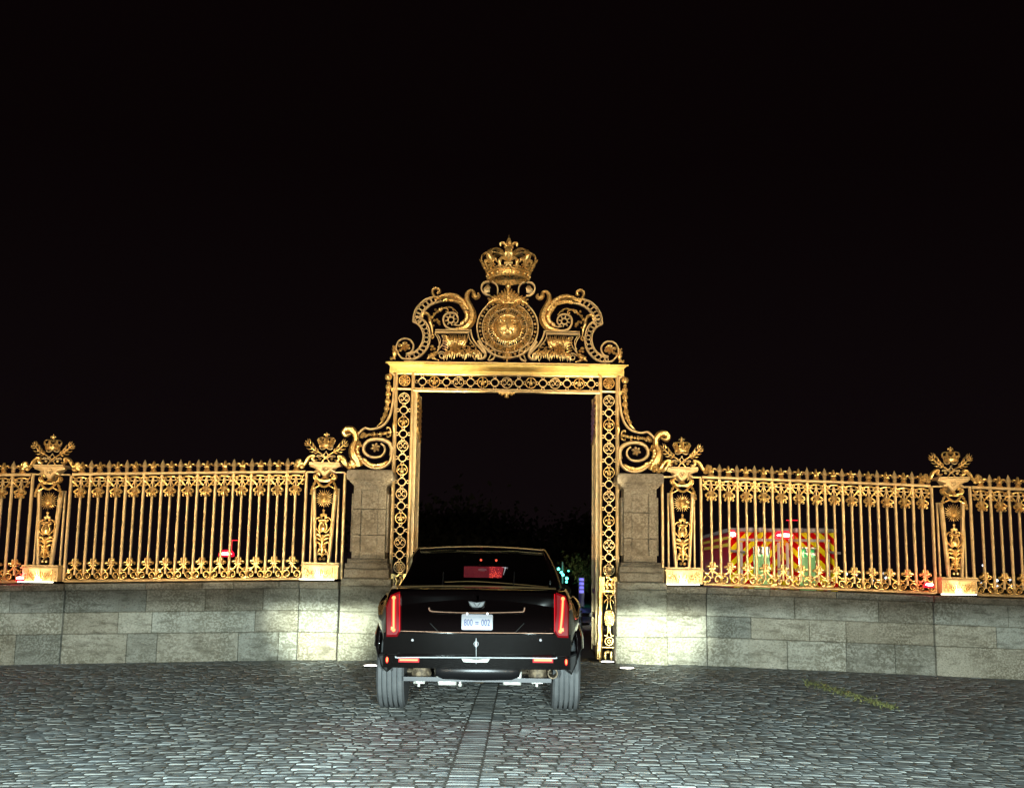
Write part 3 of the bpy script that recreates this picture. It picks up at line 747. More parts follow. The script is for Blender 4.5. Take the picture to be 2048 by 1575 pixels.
    # crossed palm fronds, ribbons, crown
    for s_ in (-1, 1):
        b = B()
        st = [q(s_ * -42, 362), q(s_ * 5, 305), q(s_ * 70, 262), q(s_ * 120, 235), q(s_ * 165, 190), q(s_ * 205, 150)]
        b.ridge(cr(st, 5), [.016, .024, .024, .03, .024, .008], .03, -.04 - .02 * (s_ > 0))
        tip = [q(s_ * 70, 262), q(s_ * 120, 235), q(s_ * 165, 190), q(s_ * 195, 160)]
        acanthus(b, tip, [.07, .10, .11, .11, .08], .026, .035, -.05, s_, 5, .95); acanthus(b, tip, [.07, .10, .10, .09, .06], .026, .035, -.05, -s_, 5, .95)
        b.build('palm_frond', G, T)
    b = B()
    for s_ in (-1, 1):
        b.strip(cr([q(s_ * 5, 250), q(s_ * -30, 290), q(s_ * -85, 305), q(s_ * -75, 290), q(s_ * -40, 300), q(s_ * 20, 330)], 5), .012, .02, -.05 - .01 * s_)
        b.strip(cr([q(s_ * 10, 225), q(s_ * 40, 235), q(s_ * 62, 222)], 3), .014, .02, -.05)
    b.build('ribbon', GI, T)
    b = B(); crown(b, 0, -.06, qz(218), .105); b.build('crown', G, T)
    # side consoles with a flower
    for s_ in (-1, 1):
        b = B()
        b.ridge(cr([q(s_ * 85, 330), q(s_ * 105, 342), q(s_ * 128, 325), q(s_ * 118, 300), q(s_ * 140, 298), q(s_ * 175, 325), q(s_ * 200, 370), q(s_ * 240, 410)], 5), [.02, .04, .05, .05, .055, .06, .06, .05, .04], .06, -.03)
        b.ball(s_ * .092, -.06, qz(322), .025)
        for (dx, dz_, r_) in ((225, 398, .05), (250, 385, .045), (268, 362, .045), (248, 350, .05), (230, 372, .045), (268, 395, .04), (282, 378, .03), (252, 368, .05)):
            b.ball(s_ * dx / 4.775 * U, -.05 - r_ * .3, qz(dz_), r_ * .85, r_ * .8, r_ * .75, 7, 5)
        b.build('console', G, T)
    return T
PXL = [P(206 / 4.775 + 600, 1160, DG)[0], P(88, 1160, DG)[0]]; PXR = [P(1365, 1160, DG)[0], P(1911, 1178, DG)[0]]
lab = ['ornate gilded trophy post next to the pier left of the gate', 'ornate gilded trophy post at the far left of the railings',
       'ornate gilded trophy post next to the pier right of the gate', 'ornate gilded trophy post at the far right, past the fire vehicle']
post = make_post()
for i, x in enumerate(PXL + PXR):
    o = post if i == 0 else dup(post)
    o.location = (x, DG, drop(x)); o['label'] = lab[i]
PH = .328
panel(PXL[1] + PH, PXL[0] - PH, 13, 'gilded railing panel between the two trophy posts left of the gate')
panel(PXR[0] + PH, PXR[1] - PH, 13, 'gilded railing panel in front of the striped fire vehicle')
panel(PXL[1] - PH - 8 * SP, PXL[1] - PH, 8, 'gilded railing panel running out of the picture at the far left')
panel(PXR[1] + PH, PXR[1] + PH + 8 * SP, 8, 'gilded railing panel running out of the picture at the far right')

# slim uplights at the foot of every post
for i, x in enumerate(PXL + PXR):
    T = thing('linear_uplight', ['slim lit uplight at the foot of the post left of the gate', 'slim lit uplight at the foot of the far left post', 'slim lit uplight at the foot of the post right of the gate', 'slim lit uplight at the foot of the far right post'][i],
              'uplight', (x - .02, DW - .02, Z_TOP + drop(x) + .004), 0, 'uplights at the feet of the trophy posts')
    b = B(); b.box(-.29, .25, -.02, .03, 0, .022); b.build('housing', 'black_plastic', T)
    b = B(); b.box(-.285, .245, -.023, .026, .023, .034); b.build('lens', 'warm_light', T)
    lamp('uplight_beam', 'SPOT', (x - .02, DW - .015, Z_TOP + drop(x) + .05), 16, (1, .86, .62), (x - .01, DG - .14, Z_TOP + .13 + drop(x)), .02, 120, .5)
    lamp('uplight_beam', 'SPOT', (x - .02, DW - .22, Z_TOP + drop(x) + .05), 90, (1, .74, .42), (x, DG, Z_TOP + 1.5), .03, 55, 1)
# ---------------------------------------------------------------- the gate
GT = thing('gate_portal', 'tall gilded iron gate portal with openwork pillars, sun medallion and crown', 'gate', (0, DG, 0))
def Zc(ox, oy, s, dy=0): return lambda pts: [P(ox + x / s, oy + y / s, DG + dy) for x, y in pts]
Z1, ZA, Z3, Z4 = Zc(740, 450, 3.657), Zc(740, 720, 6.564), Zc(600, 840, 4.377), Zc(1160, 840, 3.15)
Z7, Z8, ZF4 = Zc(930, 560, 8.753), Zc(770, 560, 7.878), Zc(1160, 1100, 6.563)
def u(s): return DG / 2200 / s           # metres per enlarged pixel
uA, u3, u7, u8, u1 = u(6.564), u(4.377), u(8.753), u(7.878), u(3.657)
def both(fn, name, m_, parent=None, sub=None):
    """fn(b) draws the left-hand piece; its mirror image is the right-hand piece"""
    out = []
    for mir in (False, True):
        b = B(); fn(b); out.append(b.build(name, m_, parent or GT, mirror=mir))
    return out
def zrow(Y, X=1012): return P(X, Y, DG)[1]

XL0 = P(790, 900, DG)[0]; XL1 = P(822, 900, DG)[0]   # pillar: outer bar and inner bar centres
ZTOPB, ZFT, ZFB = zrow(748), zrow(751.5), zrow(781)
XPC = P(809.3, 763, DG)[0]; HWP = abs(P(792.6, 763, DG)[0] - XPC) + .01
XO, XI = XPC - .135, XPC + .138          # bar centres
ZI = zrow(785)
PITCHR = 158 * uA
def ringlet(b, cx, cz, y=0):
    b.ring(cx, cz, 50 * uA, 13 * uA, .03, y, 20)
    for a in range(4):
        b.ring(cx + math.cos(a * math.pi / 2) * 77 * uA, cz + math.sin(a * math.pi / 2) * 77 * uA, 19 * uA, 10 * uA, .028, y, 10)
def monogram(b, cx, cz, y=0):
    r = 70 * uA
    b.ring(cx, cz, r, 12 * uA, .032, y, 24)
    for s_ in (-1, 1):      # two interlaced scrolled Ls
        q = lambda pts: [(cx + s_ * a * r, cz + e * r) for a, e in pts]
        b.strip(cr(q([(-.55, .50), (-.3, .55), (-.25, .3), (.05, -.1), (.38, -.45), (.6, -.30), (.5, -.12)]), 4), 9 * uA, .028, y)
        b.strip(cr(q([(.1, .75), (.35, .45), (.62, .42), (.66, .2)]), 4), 8 * uA, .025, y)
    for a in (0, 90, 180, 270):
        b.ball(cx + r * 1.02 * math.cos(R(a)), y - .02, cz + r * 1.02 * math.sin(R(a)), 11 * uA, .014, 11 * uA, 6, 4)
def lily(b, cx, cz, y=0):
    r = 70 * uA; b.ring(cx, cz, r, 12 * uA, .032, y, 24)
    fleur(b, cx, cz - r * .78, r * 1.35, r * 1.62, .05, y - .005)
def sunr(b, cx, cz, y=0):
    r = 70 * uA; b.ring(cx, cz, r, 14 * uA, .035, y, 24); b.ring(cx, cz, r * .62, 9 * uA, .03, y, 18); rosette(b, cx, cz, r * .5, .035, y - .01, 8)
    for i in range(8):
        a = i * math.pi / 4; b.ball(cx + r * .8 * math.cos(a), y - .02, cz + r * .8 * math.sin(a), 9 * uA, .015, 9 * uA, 6, 4)
# pillars
ZBOT = 0.0
for mir in (False, True):
    b = B()
    b.strip([(XO, 1.02), (XO, ZTOPB)], 44 * uA, .09); b.strip([(XO - .0, 1.02), (XO, ZTOPB)], 14 * uA, .03, -.055)
    b.strip([(XI, 1.02), (XI, ZTOPB)], 42 * uA, .09); b.strip([(XI, 1.02), (XI, ZTOPB)], 16 * uA, .03, -.055)
    b.strip([(XO, zrow(780)), (XI, zrow(780))], 22 * uA, .06); b.strip([(XO, 1.16), (XI, 1.16)], .05, .06); b.strip([(XO, ZTOPB - .012), (XI, ZTOPB - .012)], .024, .06)
    for i in range(9):        # rivets and studs on the outer bar
        b.ball(XO - .01, -.06, 1.3 + i * .32 + .04 * (i % 3), .018, .02, .022, 6, 4)
    pil = b.build('pillar', GI, GT, mirror=mir)
    kinds = [monogram, lily]; z = ZA([(450, 500)])[0][1]; i = 0
    while z > 1.30:
        b = B(); nm = 'ring'
        if i % 2 == 0:
            k = kinds[(i // 2) % 2]; nm = 'monogram_roundel' if k is monogram else 'lily_roundel'
            if z < 1.42: k = sunr; nm = 'rosette_roundel'
            k(b, XPC, z)
        else: ringlet(b, XPC, z)
        b.build(nm, G if 'lily' in nm else GI, pil, mirror=mir); z -= PITCHR; i += 1
    b = B(); sunr(b, XPC, zrow(763.5)); b.build('rosette_roundel', G, pil, mirror=mir)
    # latch block and vase ornament below, flared feet
    q4 = lambda y: ZF4([(335, y)])[0][1]
    b = B()
    zc = q4(440)
    for s_ in (-1, 1): b.box(XPC + s_ * .115 - .04, XPC + s_ * .115 + .04, -.09, .05, q4(550), q4(345))
    for k in range(3): b.box(XPC + .07, XPC + .095, -.1, .02, q4(418 + k * 36) - .008, q4(418 + k * 36) + .008)
    b.strip(cr([(XPC - .07, q4(360)), (XPC - .02, q4(375)), (XPC + .01, q4(345)), (XPC + .05, q4(345))], 3), .03, .08, -.03)
    b.strip(cr([(XPC - .05, q4(500)), (XPC - .03, q4(440)), (XPC - .055, q4(380))], 3), .03, .08, -.03); b.strip(cr([(XPC + .02, q4(500)), (XPC + .045, q4(440)), (XPC + .02, q4(380))], 3), .03, .08, -.03)
    b.strip([(XPC - .11, q4(525)), (XPC + .11, q4(525))], .025, .07)
    b.build('latch', G, pil, mirror=mir)
    b = B(); qv = lambda dx, y: (XPC + dx * u(6.563), q4(y))
    for s_ in (-1, 1):
        b.strip(cr([qv(s_ * 10, 640), qv(s_ * 30, 600), qv(s_ * 60, 570), qv(s_ * 52, 550), qv(0, 542)], 4), .016, .04)
        b.strip(cr([qv(s_ * 60, 690), qv(s_ * 50, 660), qv(s_ * 20, 645), qv(s_ * 18, 700), qv(s_ * 36, 770)], 4), .018, .04)
        b.strip(cr([qv(s_ * 12, 1000), qv(s_ * 12, 1060), qv(s_ * 30, 1120), qv(s_ * 60, 1110)], 4), .018, .04)
        b.ridge(cr([qv(s_ * 8, 600), qv(s_ * 25, 580), qv(s_ * 40, 590)], 3), [.01, .02, .01], .03)
    b.lathe([(.004, q4(1000)), (.02, q4(990)), (.05, q4(950)), (.078, q4(890)), (.078, q4(850)), (.055, q4(800)), (.045, q4(785)), (.05, q4(780))], XPC, 0, 14)
    for k in range(7): b.ring(XPC, q4(810 + k * 26), .045 + .03 * math.sin((k + 1) / 8 * math.pi), .008, .16, 0, 16, .35)
    b.ring(XPC, q4(1190), .062, .018, .05, 0, 18); b.ring(XPC, q4(1190), .026, .012, .05, 0, 12); b.ball(XPC, -.02, q4(1190), .018)
    b.strip([(XPC - .11, q4(1270)), (XPC + .11, q4(1270))], .026, .06); b.ball(XPC + .02, -.03, q4(1330), .034, .03, .03)
    b.build('vase_ornament', G, pil, mirror=mir)
    b = B()
    b.strip(cr([(XO, 1.04), (XO, .78), (XO - .012, .56), (XO + .012, .36), (XO - .02, .16), (XO - .03, .01)], 4), [.075, .06, .085, .07, .09, .07], .09)
    b.strip(cr([(XI, 1.04), (XI, .78), (XI + .012, .5), (XI + .004, .36), (XI + .02, .16), (XI + .02, .01)], 4), [.085, .08, .09, .09, .10, .09], .09)
    b.ridge(cr([(XO, .70), (XO - .03, .55), (XO - .02, .40)], 4), [.02, .07, .03], .09, -.045)
    for x in (XO - .03, XPC - .03, XPC + .06, XI + .01): b.ridge([(x, .13), (x + .005, .05), (x - .004, -.02)], [.03, .05, .02], .05, -.05)
    b.build('foot', G, pil, mirror=mir)
# frieze between the pillars
b = B(); W_ = -XI
b.strip([(-W_, ZTOPB - .014), (W_, ZTOPB - .014)], .028, .08); b.strip([(-W_, zrow(779.5)), (W_, zrow(779.5))], .022, .07); b.strip([(-W_, zrow(783.5)), (W_, zrow(783.5))], .024, .10)
fz = b.build('frieze', GI, GT)
zc = zrow(765.2); stp = 24.45 * DG / 2200
for i in range(-7, 8):
    b = B(); x = i * stp
    if i % 2 == 0:
        k = monogram if (i // 2) % 2 == 0 else lily; k(b, x, zc); b.build('monogram_roundel' if k is monogram else 'lily_roundel', GI if k is monogram else G, fz)
    else: ringlet(b, x, zc); b.build('ring', GI, fz)
b = B()
for (dx, w_, h_) in ((0, .040, .085), (-.075, .024, .045), (.075, .024, .045)):
    zt = zrow(786); b.lathe([(w_ * .3, zt - h_), (w_, zt - h_ + .01), (w_ * .85, zt - h_ * .5), (w_ * 1.1, zt - .01), (w_, zt)], dx, -.02, 10)
b.box(-.13, .13, -.06, .05, zrow(788), zrow(785)); b.build('pendant', G, GT)
# cornice: broken forward over the pillars
def cornice(b, x0, x1, f, z0, z1):
    pr = [(0, .0), (.04, .0), (.04, .08), (.07, .14), (.075, .26), (.115, .34), (.16, .52), (.20, .70), (.205, .80), (.235, .82), (.235, 1.0), (0, 1.0)]
    n = len(pr); h_ = z1 - z0; vs = []
    for x, e in ((x0, -1), (x1, 1)):
        for (d, t_) in pr: vs.append((x + e * (d if f else 0) * 1.0, -.05 - d - (f or 0), z0 + t_ * h_))
    fs = [(i, (i + 1) % n, n + (i + 1) % n, n + i) for i in range(n)] + [tuple(range(n)), tuple(range(2 * n - 1, n - 1, -1))]
    b.add(vs, fs); b.box(x0 - (.2 if f else 0), x1 + (.2 if f else 0), -.06, .22, z0 + .01, z1 - .002)
Z0, Z1c = P(1012, 748.2, DG - .08)[1], P(1012, 727, DG - .30)[1]
b = B(); cornice(b, XI + .05, -XI - .05, 0, Z0, Z1c - .012)
XCL = ZA([(350, 170)])[0][0]; XCR = ZA([(600, 170)])[0][0]
for sg in (-1, 1):
    a, e = (XCL, XCR) if sg < 0 else (-XCR, -XCL); cornice(b, a + (.095 if sg < 0 else .05), e - (.05 if sg < 0 else .095), .07, Z0, Z1c)
b.box(XCL - .0, -XCL + .0, -.28, .2, Z1c - .001, Z1c + .012)
b.build('cornice', 'cornice_gilding', GT)
b = B(); b.box(XCL + .12, -XCL - .12, -.07, .07, Z1c + .012, zrow(726)); b.build('crest_base', GI, GT)
# open leaves seen on edge
XLF = P(838, 785, DG)[0]
for sg in (-1, 1):
    T = thing('gate_leaf', 'tall narrow gilded gate leaf folded open on the %s side of the passage' % ('left' if sg < 0 else 'right'), 'gate leaf', (sg * abs(XI) - sg * .035, DG + .06, 0), 0, 'open leaves of the gate')
    b = B(); L = .92; zt = zrow(779)
    for (a, e) in ((0.02, .12), (L - .1, L)): b.box(-.03, .03, a, e, .1, zt)
    for z in (.1, .62, 1.0, zt - .1): b.box(-.025, .025, .12, L - .1, z, z + .08)
    b.build('leaf_frame', GI, T)
    for k in range(8):
        b = B(); y = .18 + k * .09; b.box(-.02, .02, y - .02, y + .02, .18, zt - .1); b.build('bar', GI, T)
    b = B(); b.box(-.012, .012, .12, L - .1, .18, .62); b.build('kick_panel', GI, T)
    b = B()
    for k in range(7):
        z = zt - .16 - k * .085; b.tube([(-sg * .035, .08, z + .07), (-sg * .04, .4, z - .02), (-sg * .035, .8, z - .10)], .018, 6)
    b.build('twisted_ornament', G, T)

# ---------- side brackets
def bracket_band(b):
    b.strip(cr(ZA([(262, 160), (318, 195), (326, 260), (314, 400), (302, 540), (272, 690), (222, 800), (150, 868), (70, 897), (0, 905), (-70, 893)]) + Z3([(520, 108), (492, 150), (470, 190)]), 6), 30 * uA, .06)
both(bracket_band, 'bracket_band', GI)
def swag(b):
    for (x, y, r) in ((245, 225, 50), (245, 355, 42), (240, 447, 40), (236, 542, 42), (222, 636, 40), (203, 716, 34), (166, 778, 30)):
        p = ZA([(x, y)])[0]; b.ball(p[0], -.02, p[1], r * uA, r * uA, r * uA * .9, 9, 6)
        for k in range(5):
            a = k * 1.256; b.ball(p[0] + r * .6 * uA * math.cos(a), -.045, p[1] + r * .6 * uA * math.sin(a), r * .34 * uA)
    for (x, y) in ((245, 300), (241, 400), (236, 495), (228, 590), (212, 678), (186, 750)):
        p = ZA([(x, y)])[0]; b.ring(p[0], p[1], .018, .02, .05, -.01, 8)
    b.ridge(cr(ZA([(170, 800), (135, 830), (90, 865)]), 4), [.045, .03, .01], .04)
    p = ZA([(300, 390)])[0]; b.box(p[0] - .025, p[0] + .035, -.05, .02, p[1] - .025, p[1] + .025)
    p = ZA([(312, 860)])[0]; b.ridge(cr(ZA([(318, 700), (340, 760), (318, 860), (325, 960)]), 4), [.02, .04, .06, .03], .06, -.04)
both(swag, 'beaded_swag', G)
def volute(b):
    b.strip(cr(Z3([(800, 310), (806, 250), (780, 200), (725, 172), (660, 166), (598, 182), (560, 225), (562, 275), (600, 312), (655, 325), (712, 312), (742, 272), (736, 228), (708, 205)]), 6), [.075, .07, .065, .06, .055, .05, .05, .05, .045, .04, .03, .03, .03, .03], .07)
    p = Z3([(662, 240)])[0]; rosette(b, p[0], p[1], 42 * u3, .05, -.02, 6)
    b.strip(cr(Z3([(800, 300), (792, 350), (760, 392), (700, 418), (630, 414), (575, 385), (535, 340), (505, 300)]), 6), .04, .08)
both(volute, 'volute', GI)
def bleaf(b):
    pth = Z3([(530, 335), (575, 380), (630, 408), (700, 410), (755, 388)]); acanthus(b, pth, [.13, .16, .17, .15, .12], .055, .05, -.02, 1, 7, .5)
    b.ridge(cr(Z3([(445, 120), (405, 135), (385, 108), (410, 80), (455, 85), (488, 130), (488, 185), (465, 240), (472, 300), (500, 350), (520, 405)]), 6), [.03, .07, .09, .1, .11, .1, .09, .13, .16, .15, .12], .09, -.01)
    acanthus(b, Z3([(500, 210), (490, 260), (505, 320), (540, 370)]), .09, .05, .06, -.05, 1, 5, .8)
    for (x, y, r) in ((520, 200, 18), (535, 225, 15), (510, 250, 16), (430, 392, 22), (455, 405, 20), (480, 398, 18), (560, 130, 24), (545, 145, 20)):
        p = Z3([(x, y)])[0]; b.ball(p[0], -.05, p[1], r * u3)
    b.ridge(cr(Z3([(330, 320), (360, 330), (395, 380), (430, 415)]), 4), [.05, .07, .08, .03], .06)
both(bleaf, 'acanthus_leaf', G)
def bgarland(b):
    pa = cr(Z3([(560, 148), (600, 128), (650, 126), (720, 120), (760, 112), (805, 100)]), 5); b.strip(pa, .014, .03, -.01)
    for i, p in enumerate(pa[2:-2]):
        if i % 2 == 0: b.ball(p[0], -.02, p[1], .018 + .01 * (i % 4 == 0), .02, .026)
    for s_ in (-1, 1):
        b.ridge(cr(Z3([(795, 105), (790, 105 + s_ * 30), (765, 105 + s_ * 42), (760, 105 + s_ * 24)]), 4), [.02, .03, .03, .015], .03)
        for x in (640, 700): b.ridge(cr(Z3([(x + 10, 124), (x + 14, 124 + s_ * 16), (x - 4, 124 + s_ * 18)]), 3), [.012, .018, .01], .03)
both(bgarland, 'flower_stem', G)

# ---------- the crest
def ladder(b, A, Bp, n, sc, w):
    A = cr(A, 8); Bp = cr(Bp, 8); b.strip(A, w, .06); b.strip(Bp, w, .06)
    for i in range(n):
        t_ = (i + .5) / n; pa = A[int(t_ * (len(A) - 1))]; pb = Bp[int(t_ * (len(Bp) - 1))]
        cx, cz = (pa[0] + pb[0]) / 2, (pa[1] + pb[1]) / 2; l = math.hypot(pa[0] - pb[0], pa[1] - pb[1])
        b.ring(cx, cz, max(l / 2 - w * .8, .016), .012, .035, 0, 12)
        t2 = (i + 1) / n
        if i < n - 1:
            pa = A[int(t2 * (len(A) - 1))]; pb = Bp[int(t2 * (len(Bp) - 1))]; 
            mx, mz = (pa[0] + pb[0]) / 2, (pa[1] + pb[1]) / 2
            b.strip([((pa[0] + mx) / 2, (pa[1] + mz) / 2), ((pb[0] + mx) / 2, (pb[1] + mz) / 2)], .012, .03)
def outer_band(b):
    ladder(b, Z8([(800, 262), (730, 275), (640, 305), (560, 370), (490, 455), (455, 540), (440, 655)]), Z8([(910, 330), (820, 350), (735, 385), (660, 440), (600, 510), (568, 575), (560, 600)]), 8, 1, 24 * u8)
    b.strip(Z8([(440, 650), (500, 665)]), 24 * u8, .06)
    ladder(b, Z8([(440, 655), (510, 690), (570, 760), (600, 850), (598, 930), (570, 1020), (520, 1090), (450, 1140), (380, 1165), (330, 1160)]), Z8([(560, 600), (630, 650), (680, 730), (705, 820), (708, 920), (690, 1020), (640, 1110), (560, 1190), (450, 1245), (330, 1245)]), 12, 1, 24 * u8)
    b.strip(cr(Z8([(340, 1246), (270, 1228), (215, 1170), (180, 1100), (185, 1020), (230, 950), (310, 922), (390, 940), (445, 1010), (440, 1090), (395, 1145), (330, 1160)]), 6), 26 * u8, .06)
both(outer_band, 'pierced_scroll_band', GI)
def foot_flower(b):
    p = Z8([(318, 1050)])[0]; rosette(b, p[0], p[1], 78 * u8, .06, -.02, 7)
    for (x, y, r) in ((240, 1040, 32), (250, 1110, 28), (320, 1000, 30), (380, 1080, 26), (210, 1130, 24)): p = Z8([(x, y)])[0]; b.ball(p[0], -.05, p[1], r * u8)
    b.ridge(cr(Z8([(165, 1040), (140, 1100), (160, 1160), (150, 1210), (100, 1245), (90, 1215)]), 5), [.02, .05, .06, .04, .04, .02], .06, -.02)
    acanthus(b, Z8([(170, 1260), (165, 1190), (150, 1110), (165, 1040)]), .06, .035, .04, -.03, 1, 5, .8)
both(foot_flower, 'scroll_flower', G)
def big_leaf(b):
    b.ridge(cr(Z8([(1465, 205), (1478, 250), (1440, 275), (1400, 240), (1395, 185), (1345, 165), (1295, 220), (1290, 310), (1330, 410), (1372, 520), (1370, 620), (1320, 710), (1235, 760), (1120, 775)]), 6), [.03, .06, .08, .08, .05, .05, .07, .09, .11, .13, .13, .12, .08, .05], .09, -.01)
    acanthus(b, Z8([(1200, 740), (1290, 680), (1330, 590), (1310, 490), (1250, 400)]), [.10, .12, .13, .12, .1], .05, .06, -.05, 1, 10, .9)
    # upper leaf and its curl
    b.ridge(cr(Z8([(820, 215), (858, 195), (850, 150), (800, 132), (752, 165), (760, 235), (810, 285), (880, 280)]), 6), [.03, .05, .05, .05, .045, .05, .06, .05], .07, -.01)
    b.ridge(cr(Z8([(840, 290), (920, 255), (1010, 240), (1110, 262), (1200, 320), (1260, 400), (1300, 480)]), 6), [.05, .08, .09, .10, .10, .10, .08], .08, -.01)
    acanthus(b, Z8([(1290, 460), (1220, 350), (1120, 300), (1010, 290), (910, 310)]), [.1, .12, .12, .1, .08], .05, .06, -.05, 1, 10, .9)
    acanthus(b, Z8([(880, 270), (980, 235), (1090, 240), (1200, 300)]), [.05, .06, .05], .04, .05, -.04, -1, 6, .5)
both(big_leaf, 'acanthus_scroll', G)
def inner_volute(b):
    A = Z8([(1230, 755), (1130, 775), (1030, 770), (960, 730), (925, 665), (925, 590), (965, 535), (1035, 515), (1110, 530), (1148, 585), (1148, 650), (1105, 700)])
    b.strip(cr(A, 6), [.05, .04, .035, .03, .03, .03, .03, .03, .026, .024, .02, .02], .06)
    c_ = Z8([(1040, 625)])[0]; b.ring(c_[0], c_[1], 48 * u8, 22 * u8, .05, 0, 18)
    for i in range(8):
        a = i * math.pi / 4 + .2; b.strip([(c_[0] + 55 * u8 * math.cos(a), c_[1] + 55 * u8 * math.sin(a)), (c_[0] + 95 * u8 * math.cos(a), c_[1] + 95 * u8 * math.sin(a))], .02, .04)
    b.strip(cr(Z8([(1230, 690), (1150, 715), (1080, 700)]), 5), .02, .05)
both(inner_volute, 'inner_volute', GI)
def fl_spray(b):
    b.ridge(cr(Z8([(600, 590), (585, 560), (625, 520), (680, 540), (705, 600), (715, 670), (735, 730), (745, 790), (750, 850)]), 5), [.03, .04, .05, .05, .055, .06, .045, .03, .02], .06)
    p = Z8([(745, 885)])[0]; b.ring(p[0], p[1], .025, .02, .04, 0, 10); b.ball(p[0], -.02, p[1] - .03, .02)
    b.strip(cr(Z8([(740, 600), (790, 530), (850, 470), (930, 440), (1010, 425), (1080, 450), (1150, 525)]), 5), [.02, .02, .02, .02, .018, .014, .008], .03)
    for (x, y, r) in ((740, 590, 32), (775, 540, 28), (795, 470, 22), (830, 500, 26), (870, 470, 38), (900, 450, 26), (780, 640, 26), (765, 720, 20), (845, 665, 34), (820, 630, 24), (860, 700, 22), (1080, 470, 22), (1010, 430, 16)):
        p = Z8([(x, y)])[0]; b.ball(p[0], -.02, p[1], r * u8 * .9, .03, r * u8 * .9, 8, 5)
    b.strip(cr(Z8([(940, 440), (990, 460), (985, 500), (955, 490)]), 4), .014, .03)
both(fl_spray, 'flower_spray', G)
def basket(b):
    b.strip(Z8([(795, 792), (1362, 792)]), 18 * u8, .10); b.strip(Z8([(790, 830), (1330, 830)]), 30 * u8, .07, -.02)
    b.strip(cr(Z8([(1350, 795), (1365, 870), (1395, 940), (1440, 1010), (1500, 1075), (1560, 1150)]), 5), 26 * u8, .06); b.strip(cr(Z8([(1310, 850), (1330, 920), (1370, 980), (1430, 1050)]), 4), 16 * u8, .05)
    b.strip(cr(Z8([(785, 845), (830, 910), (855, 990), (850, 1060), (825, 1110)]), 4), 16 * u8, .05); b.strip(cr(Z8([(830, 860), (870, 930), (862, 1010), (830, 1060)]), 4), 12 * u8, .04)
    b.strip(cr(Z8([(895, 870), (925, 930), (905, 1010), (870, 1060), (825, 1120)]), 4), 16 * u8, .05)
    curl(b, *Z8([(895, 1185)])[0], 68 * u8, 15 * u8, .05, 0, math.pi * .9, 1.4, -1)
both(basket, 'stand_frame', GI)
def plumes(b):
    rnd = random.Random(8)
    for i in range(13):
        x = 930 + i * 32; y0 = 860 + 20 * rnd.random(); fx = 1105 + (x - 1105) * .62; ln = 150 + 50 * rnd.random()
        b.ridge(cr(Z8([(x + rnd.uniform(-8, 8), y0), ((x + fx) / 2 + 10, y0 + ln * .5), (fx, y0 + ln)]), 3), [.012, .038, .02], .05, -.03)
    for i in range(6):
        y = 885 + i * 42; b.ridge(cr(Z8([(905, y - 12), (955, y + 4), (1000, y + 34)]), 3), [.012, .032, .014], .05, -.03)
    for i in range(22):
        x = 930 + i * 28; y0 = 1080 + rnd.random() * 40; b.ridge(cr(Z8([(1110 + (x - 1110) * .8, y0), (x, y0 + 70), (x + rnd.uniform(-16, 16), y0 + 110 + rnd.random() * 50)]), 3), [.016, .028, .006], .04, -.02)
    p = Z8([(1108, 1068)])[0]; rosette(b, p[0], p[1], 105 * u8, .10, -.05, 7)
    for i in range(26):
        x, y = rnd.uniform(1180, 1440), rnd.uniform(1000, 1180); p = Z8([(x, y)])[0]; b.ball(p[0], -.04, p[1], rnd.uniform(12, 24) * u8, .03, rnd.uniform(12, 22) * u8, 6, 4)
    for (x, y, r) in ((745, 1050, 36), (780, 1090, 30), (735, 1100, 26), (790, 1150, 40), (740, 1170, 34), (700, 1190, 28), (760, 1215, 30)): p = Z8([(x, y)])[0]; b.ball(p[0], -.03, p[1], r * u8 * .9, .03, r * u8 * .7, 7, 5)
    b.ridge(cr(Z8([(830, 1120), (780, 1180), (710, 1210), (660, 1245)]), 4), [.03, .05, .05, .015], .05); b.ridge(cr(Z8([(690, 1180), (760, 1230), (850, 1262)]), 4), [.02, .04, .01], .05)
both(plumes, 'flower_basket', G)
def lower_scroll(b):
    b.strip(cr(Z7([(235, 1060), (262, 1120), (310, 1190), (350, 1260), (352, 1330), (305, 1375), (245, 1370), (215, 1325), (238, 1290), (275, 1295)]), 6), [.05, .05, .05, .045, .04, .035, .03, .03, .025, .02], .08)
    b.strip(cr(Z7([(300, 1060), (400, 1125), (470, 1175), (520, 1240), (525, 1310), (485, 1385), (410, 1412)]), 6), 28 * u7, .06)
    b.strip(cr(Z7([(340, 1150), (410, 1200), (455, 1270), (430, 1350), (400, 1400)]), 5), 18 * u7, .05); b.strip(cr(Z7([(180, 1400), (150, 1340), (185, 1280), (245, 1262), (280, 1290)]), 5), 16 * u7, .05)
    p = Z7([(265, 1322)])[0]; b.ball(p[0], -.03, p[1], .035)
both(lower_scroll, 'lower_scroll', GI)
def upper_loop(b):
    b.strip(cr(Z7([(430, 40), (372, 35), (310, 70), (288, 145), (318, 215), (375, 258), (440, 270)]), 6), 30 * u7, .07); b.strip(cr(Z7([(470, 28), (540, 70), (572, 140), (572, 235)]), 5), 28 * u7, .06)
    for k in range(7): b.ridge(cr(Z7([(352 + k * 13, 245 - k * 4), (335 + k * 16, 170 - k * 4), (345 + k * 18, 85 + (k - 3) ** 2 * 6)]), 3), [.010, .018, .006], .05, -.02)
both(upper_loop, 'upper_loop', GI)
